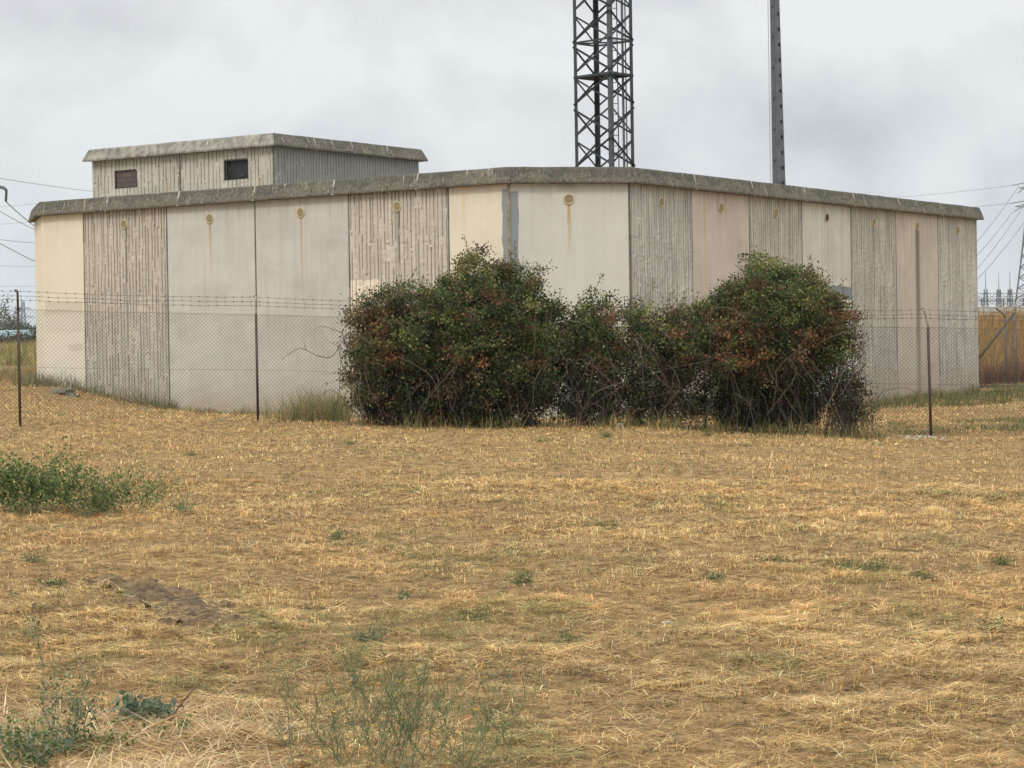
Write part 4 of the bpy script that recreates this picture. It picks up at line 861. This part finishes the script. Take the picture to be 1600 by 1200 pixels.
WP = [(842, 690, 'beside the foot of the left bush'), (945, 684, 'below the gap of the middle bush'), (1211, 878, 'alone right of centre on the lawn'), (1108, 912, 'grey green, low on the lawn right of centre'), (628, 935, 'bluish, in the middle of the lawn'),
      (740, 972, 'dark and wide, in the lower middle of the lawn'), (566, 1004, 'pale, low left of centre on the lawn'), (1562, 885, 'near the right edge of the lawn'), (78, 676, 'just inside the leftmost fence post'), (297, 686, 'between the two left fence posts'),
      (1104, 682, 'at the foot of the middle bush'), (1165, 695, 'in front of the right bush'), (48, 880, 'bluish, at the left edge below the large weed'), (668, 672, 'at the foot of the left bush'), (1345, 890, 'wide and thin, lower right of the lawn'), (1545, 985, 'dark, at the lower right edge of the lawn'),
      (548, 690, 'short, before the left end of the bushes'), (945, 826, 'tiny, in the middle of the lawn'), (1440, 905, 'thin, on the right of the lawn'), (880, 1008, 'dark and small, bottom centre of the lawn'), (520, 848, 'faint upright, left of centre'), (818, 915, 'thin upright, centre of the lawn')]
for i, (px, py, wh) in enumerate(WP):
    hy = 576-.0155*px; D = 20.
    for _ in range(12): D = (EYE-tz((px-800)/FPX*D, D))*FPX/max(20, (py-hy))
    wide = .15 if 'wide' in wh else .055; up = .11 if 'upright' in wh else .03
    plant('low_weed', 'small green weed '+wh, 'weed', px, D, [(r_.normal(0, wide), r_.normal(0, wide*1.1), r_.uniform(.015, up), 1) for _ in range(16)], [(.15, .19, .12), (.11, .15, .08)] if ('blu' in wh or 'grey' in wh or 'pale' in wh) else [(.085, .12, .045), (.11, .14, .05), (.16, .165, .07)], .015, 190, .002, gst, 'small weeds scattered over the lawn', spread=.02, base=wide*.5)
# debris
stone_m = simple('pale_stone', (.50, .46, .38), (.28, .25, .20), 9, .9, bmp=.5); slab_m = simple('dark_rubble', (.19, .165, .13), (.09, .08, .065), 7, .95, bmp=.6); twig_m = simple('red_twig', (.17, .075, .05), (.09, .05, .03), 20, .8)
def rock(name, label, cat, px, D, sx, sy, sz, m, group=None, seed=0, rz=0):
    g = ground_at(px, D); bm_ = __import__('bmesh').new(); __import__('bmesh').ops.create_icosphere(bm_, subdivisions=2, radius=1)
    rr = random.Random(seed)
    ph = [rr.uniform(0, 6) for _ in range(6)]
    for v in bm_.verts:
        k = 1+.22*math.sin(v.co.x*3+ph[0])*math.cos(v.co.y*4+ph[1])+.16*math.sin(v.co.z*6+ph[2]+v.co.x*3)+rr.uniform(-.07, .07); v.co = Vector((v.co.x*k*sx, v.co.y*k*sy, max(-.4, min(.75, v.co.z*k))*sz))
    me = bpy.data.meshes.new('mesh'); bm_.to_mesh(me); bm_.free(); o = link(name, me, m); o.location = Vector(tuple(g+[0, 0, sz*.1])); o.rotation_euler = (0, 0, rz)
    return tag(o, label, cat, group)
for i in range(14):
    rock('stone', 'small pale stone lying round the foot of the right fence post', 'stone', 1452+r_.normal(0, 24), 35.3+r_.uniform(-.35, .3), r_.uniform(.025, .06), r_.uniform(.02, .05), r_.uniform(.025, .05), stone_m, 'pale stones by the right fence post', i, r_.uniform(0, 3))
rock('rubble', 'dark flat lump of rubble against the cream end wall', 'rubble', 98, 45.6, .26, .2, .12, slab_m, seed=31)
rock('rubble', 'thinner dark slab lying right of the rubble lump', 'rubble', 116, 45.4, .12, .15, .07, slab_m, seed=32)
rock('rubble', 'small grey rubble piece by the ribbed panel foot', 'rubble', 222, 44.2, .16, .14, .06, slab_m, seed=33)
rock('clod', 'small dark earth clod near the left fence post', 'clod', 134, 33.6, .05, .05, .05, slab_m, seed=34)
rock('clod', 'small grey stone in the lower middle of the lawn', 'stone', 1036, 13.0, .03, .025, .012, stone_m, seed=35)
rock('clod', 'whitish broken block at the foot of the middle bush', 'rubble', 968, 35.0, .06, .05, .10, stone_m, seed=36)
for i, (pl_, lb) in enumerate([([(265, 1126, 9.6), (283, 1100, 9.6), (300, 1080, 9.6), (320, 1058, 9.6)], 'upright reddish forked twig by the thistle rosette'), ([(235, 1136, 9.55), (290, 1110, 9.4), (350, 1092, 9.5)], 'long pale bent stalk lying on the near left straw')]):
    P = np.array([at(*q) for q in pl_]); o = MB().tube(P-P[0], [.005, .004, .003, .002][:len(P)], 5).build('twig', twig_m if i == 0 else simple('pale_stalk', (.55, .36, .18)), None); o.location = Vector(tuple(P[0])); tag(o, lb, 'twig')

# ------------------------------------------------------------------ background, left and right
def tree(name, label, px, D, h, w, cols, n, group=None, airy=1., trunk=.12):
    g = ground_at(px, D); t = empty(name, tuple(g), label, 'tree' if name == 'tree' else 'shrub', group); mb = MB(); mb.tube([(0, 0, -.2), (0, 0, h*.35), (w*.05, 0, h*.6)], [trunk, trunk*.7, trunk*.3], 6)
    for k in range(5): q = rng.uniform(0, 6.28); mb.tube([(0, 0, h*.3), (math.cos(q)*w*.2, math.sin(q)*w*.2, h*.55), (math.cos(q)*w*.36, math.sin(q)*w*.36, h*.8)], [trunk*.5, trunk*.3, trunk*.1], 4)
    mb.build('trunk', bark, t); k = max(6, n//40); d = rng.normal(size=(k, 3)); d /= np.linalg.norm(d, axis=1)[:, None]
    c_ = d*(rng.uniform(.35, 1, k)**.5)[:, None]*np.array([w*.42, w*.42, h*.40])+np.array([0, 0, h*.57]); idx = rng.integers(0, k, n); P = c_[idx]+rng.normal(0, 1, (n, 3))*np.array([w, w, h])*.075*airy
    V, F, col = leafmesh(P, np.full(n, w*.05)*rng.uniform(.6, 1.4, n), pal(cols, rng.integers(0, len(cols), n)), .8); o = link('crown', npmesh(V, F, col), leaf_m, t); o['kind'] = 'stuff'
    return t
TG = [(.045, .06, .03), (.03, .045, .025), (.07, .085, .04)]
places = ['at the left edge of the photo', 'left of the distant pylon', 'below the distant pylon', 'right of the distant pylon', 'against the left end of the building', 'hidden behind the building corner']
for i, px in enumerate([-70, -38, -8, 6, 22, 34, 48, 62, 84]):
    tree('tree', 'dark far tree in the line beyond the pale greenhouse, '+['outermost left', 'second from the left end', 'third from the left end', 'at the very left edge', 'left of the fence post', 'by the distant pylon', 'right of the distant pylon', 'at the building corner', 'hidden behind the building'][i], px, 300+i*4, [4.2, 3.6, 4.4, 4.6, 3.6, 3.4, 3.4, 3.3, 3.4][i]*1.1, 4.6, TG, 900, 'line of far trees')
tree('tree', 'taller airy grey green tree standing above the far tree line', 16, 285, 6.4, 4.4, [(.13, .145, .10), (.09, .105, .07)], 700, airy=1.3)
for i, px in enumerate([-60, -30, 0, 20, 42, 66]):
    tree('shrub', 'dark far shrub in front of the greenhouse, '+['outermost left', 'second from left', 'at the left edge', 'left of the fence post', 'right of the fence post', 'by the building corner'][i], px, 205, 1.6, 3.4, [(.055, .06, .035), (.09, .075, .045)], 500, 'far dark shrubs', trunk=.06)
gh0 = at(-160, 530, 240); gz = tz(gh0[0]+8, gh0[1]); gh = empty('greenhouse', (gh0[0], gh0[1], gz), 'long low pale teal roofed greenhouse far beyond the field at left', 'greenhouse')
mb = MB(); mb.box(0, 24, 0, 6, 0, .9); mb.build('wall', simple('greenhouse_wall', (.10, .19, .17), (.06, .12, .11), 2), gh)
mb = MB(); mb.add([(-.2, -.2, .9), (24.2, -.2, .9), (24.2, 3, 1.75), (-.2, 3, 1.75), (24.2, 6.2, .9), (-.2, 6.2, .9)], [(0, 1, 2, 3), (3, 2, 4, 5), (0, 3, 5), (1, 4, 2)]); mb.build('roof', simple('greenhouse_roof', (.24, .34, .35), (.17, .26, .27), 1), gh)

far_steel = simple('far_steel', (.14, .155, .165), (.10, .11, .12), 1, .7, bmp=0)
def pylon(label, px, D, h, wb, wt, arms, th_, rot=.3, name='pylon', cat='pylon', group=None, nseg=12, spike=0):
    g = ground_at(px, D); t = empty(name, tuple(g), label, cat, group); t.rotation_euler = (0, 0, rot); t['built'] = 1; del t['built']
    def c_(z, k):
        f = z/h; w_ = (wb*(1-f)**1.25+wt*(1-(1-f)**1.25))/2; return np.array([(-w_, -w_), (w_, -w_), (w_, w_), (-w_, w_)][k]+(z,))
    zs = h*(1-(1-np.linspace(0, 1, nseg+1))**.8)
    for k in range(4):
        mb = MB()
        for i in range(nseg): mb.bar(c_(zs[i], k), c_(zs[i+1], k), th_)
        mb.build('leg', far_steel, t)
    for k in range(4):
        mb = MB()
        for i in range(nseg): mb.bar(c_(zs[i], k), c_(zs[i+1], (k+1) % 4), th_*.5); mb.bar(c_(zs[i], (k+1) % 4), c_(zs[i+1], k), th_*.5); mb.bar(c_(zs[i+1], k), c_(zs[i+1], (k+1) % 4), th_*.5)
        mb.build('bracing', far_steel, t)
    for (z, l) in arms:
        mb = MB()
        for s_ in (-1, 1): mb.bar((0, 0, z), (s_*l, 0, z), th_*.7); mb.bar((0, 0, z+l*.22), (s_*l, 0, z), th_*.6); mb.bar((s_*l*.5, 0, z), (s_*l*.5, 0, z+l*.11), th_*.5)
        mb.build('crossarm', far_steel, t)
    if spike: MB().tube([(0, 0, h), (0, 0, h+spike)], [th_*.8, th_*.3], 5).build('spike', far_steel, t)
    return t
pylon('small distant lattice pylon seen left of the building above the far trees', 38, 900, 24, 4.6, .9, [(14, 3.4), (17.5, 4.4), (21, 3.2)], .26, .1)
pylon('big lattice pylon cut by the right edge of the photo', 1622, 430, 31, 7.0, 1.6, [(24.5, 5), (28, 4)], .22, .5, nseg=14)
for i, px in enumerate([1542, 1562.5, 1580]):
    pylon('thin spiked lattice mast of the substation, '+['nearest the building', 'middle of three', 'rightmost of three'][i], px, 300, 5.4, .95, .35, [], .075, .2*i, 'lightning_mast', 'mast', 'substation lightning masts', 7, 2.4)
gt0 = ground_at(1500, 280); gt = empty('substation_gantry', tuple(gt0), 'long lattice gantry with rows of round insulators at the far substation', 'gantry')
for py in (465, 476):
    p0, p1 = at(1480, py-.0, 280)-gt0, at(1700, py-3, 280)-gt0; mb = MB(); mb.bar(p0, p1, .07); mb.bar(p0+[0, 0, .45], p1+[0, 0, .45], .07)
    for k in range(44): a_, b_ = p0+(p1-p0)*k/44, p0+(p1-p0)*(k+1)/44; mb.bar(a_+[0, 0, .45*(k % 2)], b_+[0, 0, .45*((k+1) % 2)], .04)
    mb.build('beam', far_steel, gt)
ins_m = simple('insulator_brown', (.07, .06, .06), (.045, .04, .04), 3, .4)
for k in range(17):
    c_ = at(1528+k*6.2, 468.5, 279)-gt0; MB().tube([c_+[.21*math.cos(q), 0, -.05+.24*math.sin(q)] for q in np.linspace(.6, 2*math.pi-.6+1.2, 9)], .045, 4).build('insulator', ins_m, gt)
for px in (1484, 1534, 1568, 1600, 1650):
    p0 = at(px, 466, 280)-gt0; MB().bar((p0[0], p0[1], -.3), p0, .16).build('column', far_steel, gt)
pale = simple('pale_cabinet', (.55, .57, .57), (.42, .44, .45), 2, .7, bmp=0)
for k, (px, wd_) in enumerate([(1533, 1.6), (1550, 1.0), (1566, 1.9), (1584, 1.1), (1600, 1.8)]):
    p0 = at(px, 480, 268); z0 = tz(p0[0], p0[1]); mb = MB(); hh = p0[2]-z0
    mb.box(-wd_/2, wd_/2, 0, 1.2, -.2, hh); mb.box(-wd_/2-.08, wd_/2+.08, -.08, 1.28, hh, hh+.07); mb.bar((0, -.03, .3), (0, -.03, hh-.1), .05)
    o = mb.build('switchgear_cabinet', pale, None); o.location = (p0[0], p0[1], z0); tag(o, 'pale substation cabinet above the dry grass, '+['nearest the building', 'second from the building', 'wide middle one', 'narrow fourth one', 'at the right edge'][k], 'cabinet', 'substation cabinets')

cab = simple('overhead_cable', (.12, .125, .13), (.09, .09, .1), 1, .7, bmp=0)
def cable(p, q, label, sag=.5, r=.02, grp='overhead cables'):
    P = spline(at(*p), at(*q), -sag, 15, 0); o = MB().tube(P-P[0], r, 4).build('overhead_cable', cab, None); o.location = Vector(tuple(P[0])); tag(o, label, 'cable', grp)
up = [((-40, 272, 300), (260, 309, 500), .5, .045), ((-40, 305, 150), (90, 374, 150), .2, .026), ((-40, 368, 260), (120, 381, 260), .3, .035), ((-40, 357, 150), (110, 432, 170), .2, .026),
      ((-40, 414, 400), (150, 413, 400), .3, .035), ((-40, 447, 500), (150, 444, 500), .2, .04), ((-40, 325, 400), (100, 313, 400), .2, .03), ((-40, 352, 400), (110, 338, 400), .3, .03), ((-40, 476, 500), (110, 486, 500), .2, .035)]
lab = ['topmost faint cable at the upper left', 'cable falling steeply to the building parapet at left', 'nearly level cable at left below the parapet', 'lower steep cable behind the cream end wall', 'level cable well above the distant pylon', 'level cable touching the distant pylon top', 'rising cable near the insulator at left', 'rising cable just below the parapet level at left', 'lowest cable at left just above the fence mesh']
for (a_, b_, sg, r0), l_ in zip(up, lab): cable(a_, b_, l_, sg, r0)
rt = [((1592.5, 290, 430), (1440, 470, 290), 'steep cable from the upper insulator string down behind the right parapet'), ((1583, 330, 430), (1440, 480, 290), 'second steep cable down behind the right end wall'), ((1602, 318, 430), (1450, 505, 290), 'third steep cable at right, below the insulators'), ((1604, 342, 430), (1450, 512, 290), 'lowest steep cable at the right edge'),
      ((1579, 290, 430), (1300, 310, 900), 'level cable running left from the upper insulator string'), ((1577, 318, 430), (1300, 332, 900), 'faint level cable running left from the lower insulator string')]
for a_, b_, l_ in rt: cable(a_, b_, l_, 1.0, .045)
glass_i = simple('insulator_grey', (.22, .23, .24), (.16, .17, .18), 2, .4, bmp=0)
for (a_, b_, l_) in [((1612, 283, 430), (1580, 290, 430), 'upper insulator string at the right edge'), ((1612, 312, 430), (1578, 318, 430), 'lower insulator string at the right edge'), ((1612, 285, 430), (1590, 302, 430), 'upper drooping insulator string at the right edge'), ((1612, 314, 430), (1585, 330, 430), 'lower drooping insulator string at the right edge')]:
    P0, P1 = at(*a_), at(*b_); n_ = 15; P = np.array([P0+(P1-P0)*k/(n_*2) for k in range(n_*2+1)]); o = MB().tube(P-P0, np.where(np.arange(n_*2+1) % 2, .13, .06), 6).build('insulator_string', glass_i, None); o.location = Vector(tuple(P0)); tag(o, l_, 'insulator')
# cables go round the near pole left of the frame: its crossarm end and hanging insulator show at the left edge
up0 = ground_at(-30, 60); upo = empty('utility_pole', tuple(up0), 'dark pole arm with a hanging insulator at the upper left edge', 'pole')
a1 = at(-30, 288, 60)-up0; a2 = at(5, 293, 60)-up0; a3 = at(10, 297, 60)-up0; a4 = at(9.2, 315, 60)-up0
MB().tube([(0, 0, -.3), a1+[0, 0, .5]], [.14, .09], 8).build('pole_shaft', rusty, upo)
MB().tube([a1, a2, a3], .045, 6).build('crossarm', far_steel, upo); MB().tube([a3, a4], .035, 6).build('insulator', ins_m, upo)
cable((9.2, 315, 60), (80, 372, 75), 'thin cable from the hanging insulator to the left parapet corner', .05, .012)

# ------------------------------------------------------------------ air: thin haze that pales the far things
hm = bpy.data.materials.new('haze'); hm.use_nodes = True; nt = hm.node_tree; nt.nodes.clear(); o = nd(nt, 'ShaderNodeOutputMaterial')
pv = nd(nt, 'ShaderNodeVolumePrincipled'); pv.inputs['Color'].default_value = (.93, .96, 1, 1); pv.inputs['Density'].default_value = .00016; nt.links.new(pv.outputs[0], o.inputs['Volume'])
mb = MB().box(-1100, 1100, -60, 1500, -3, 45); tag(mb.build('haze', hm), kind='stuff')
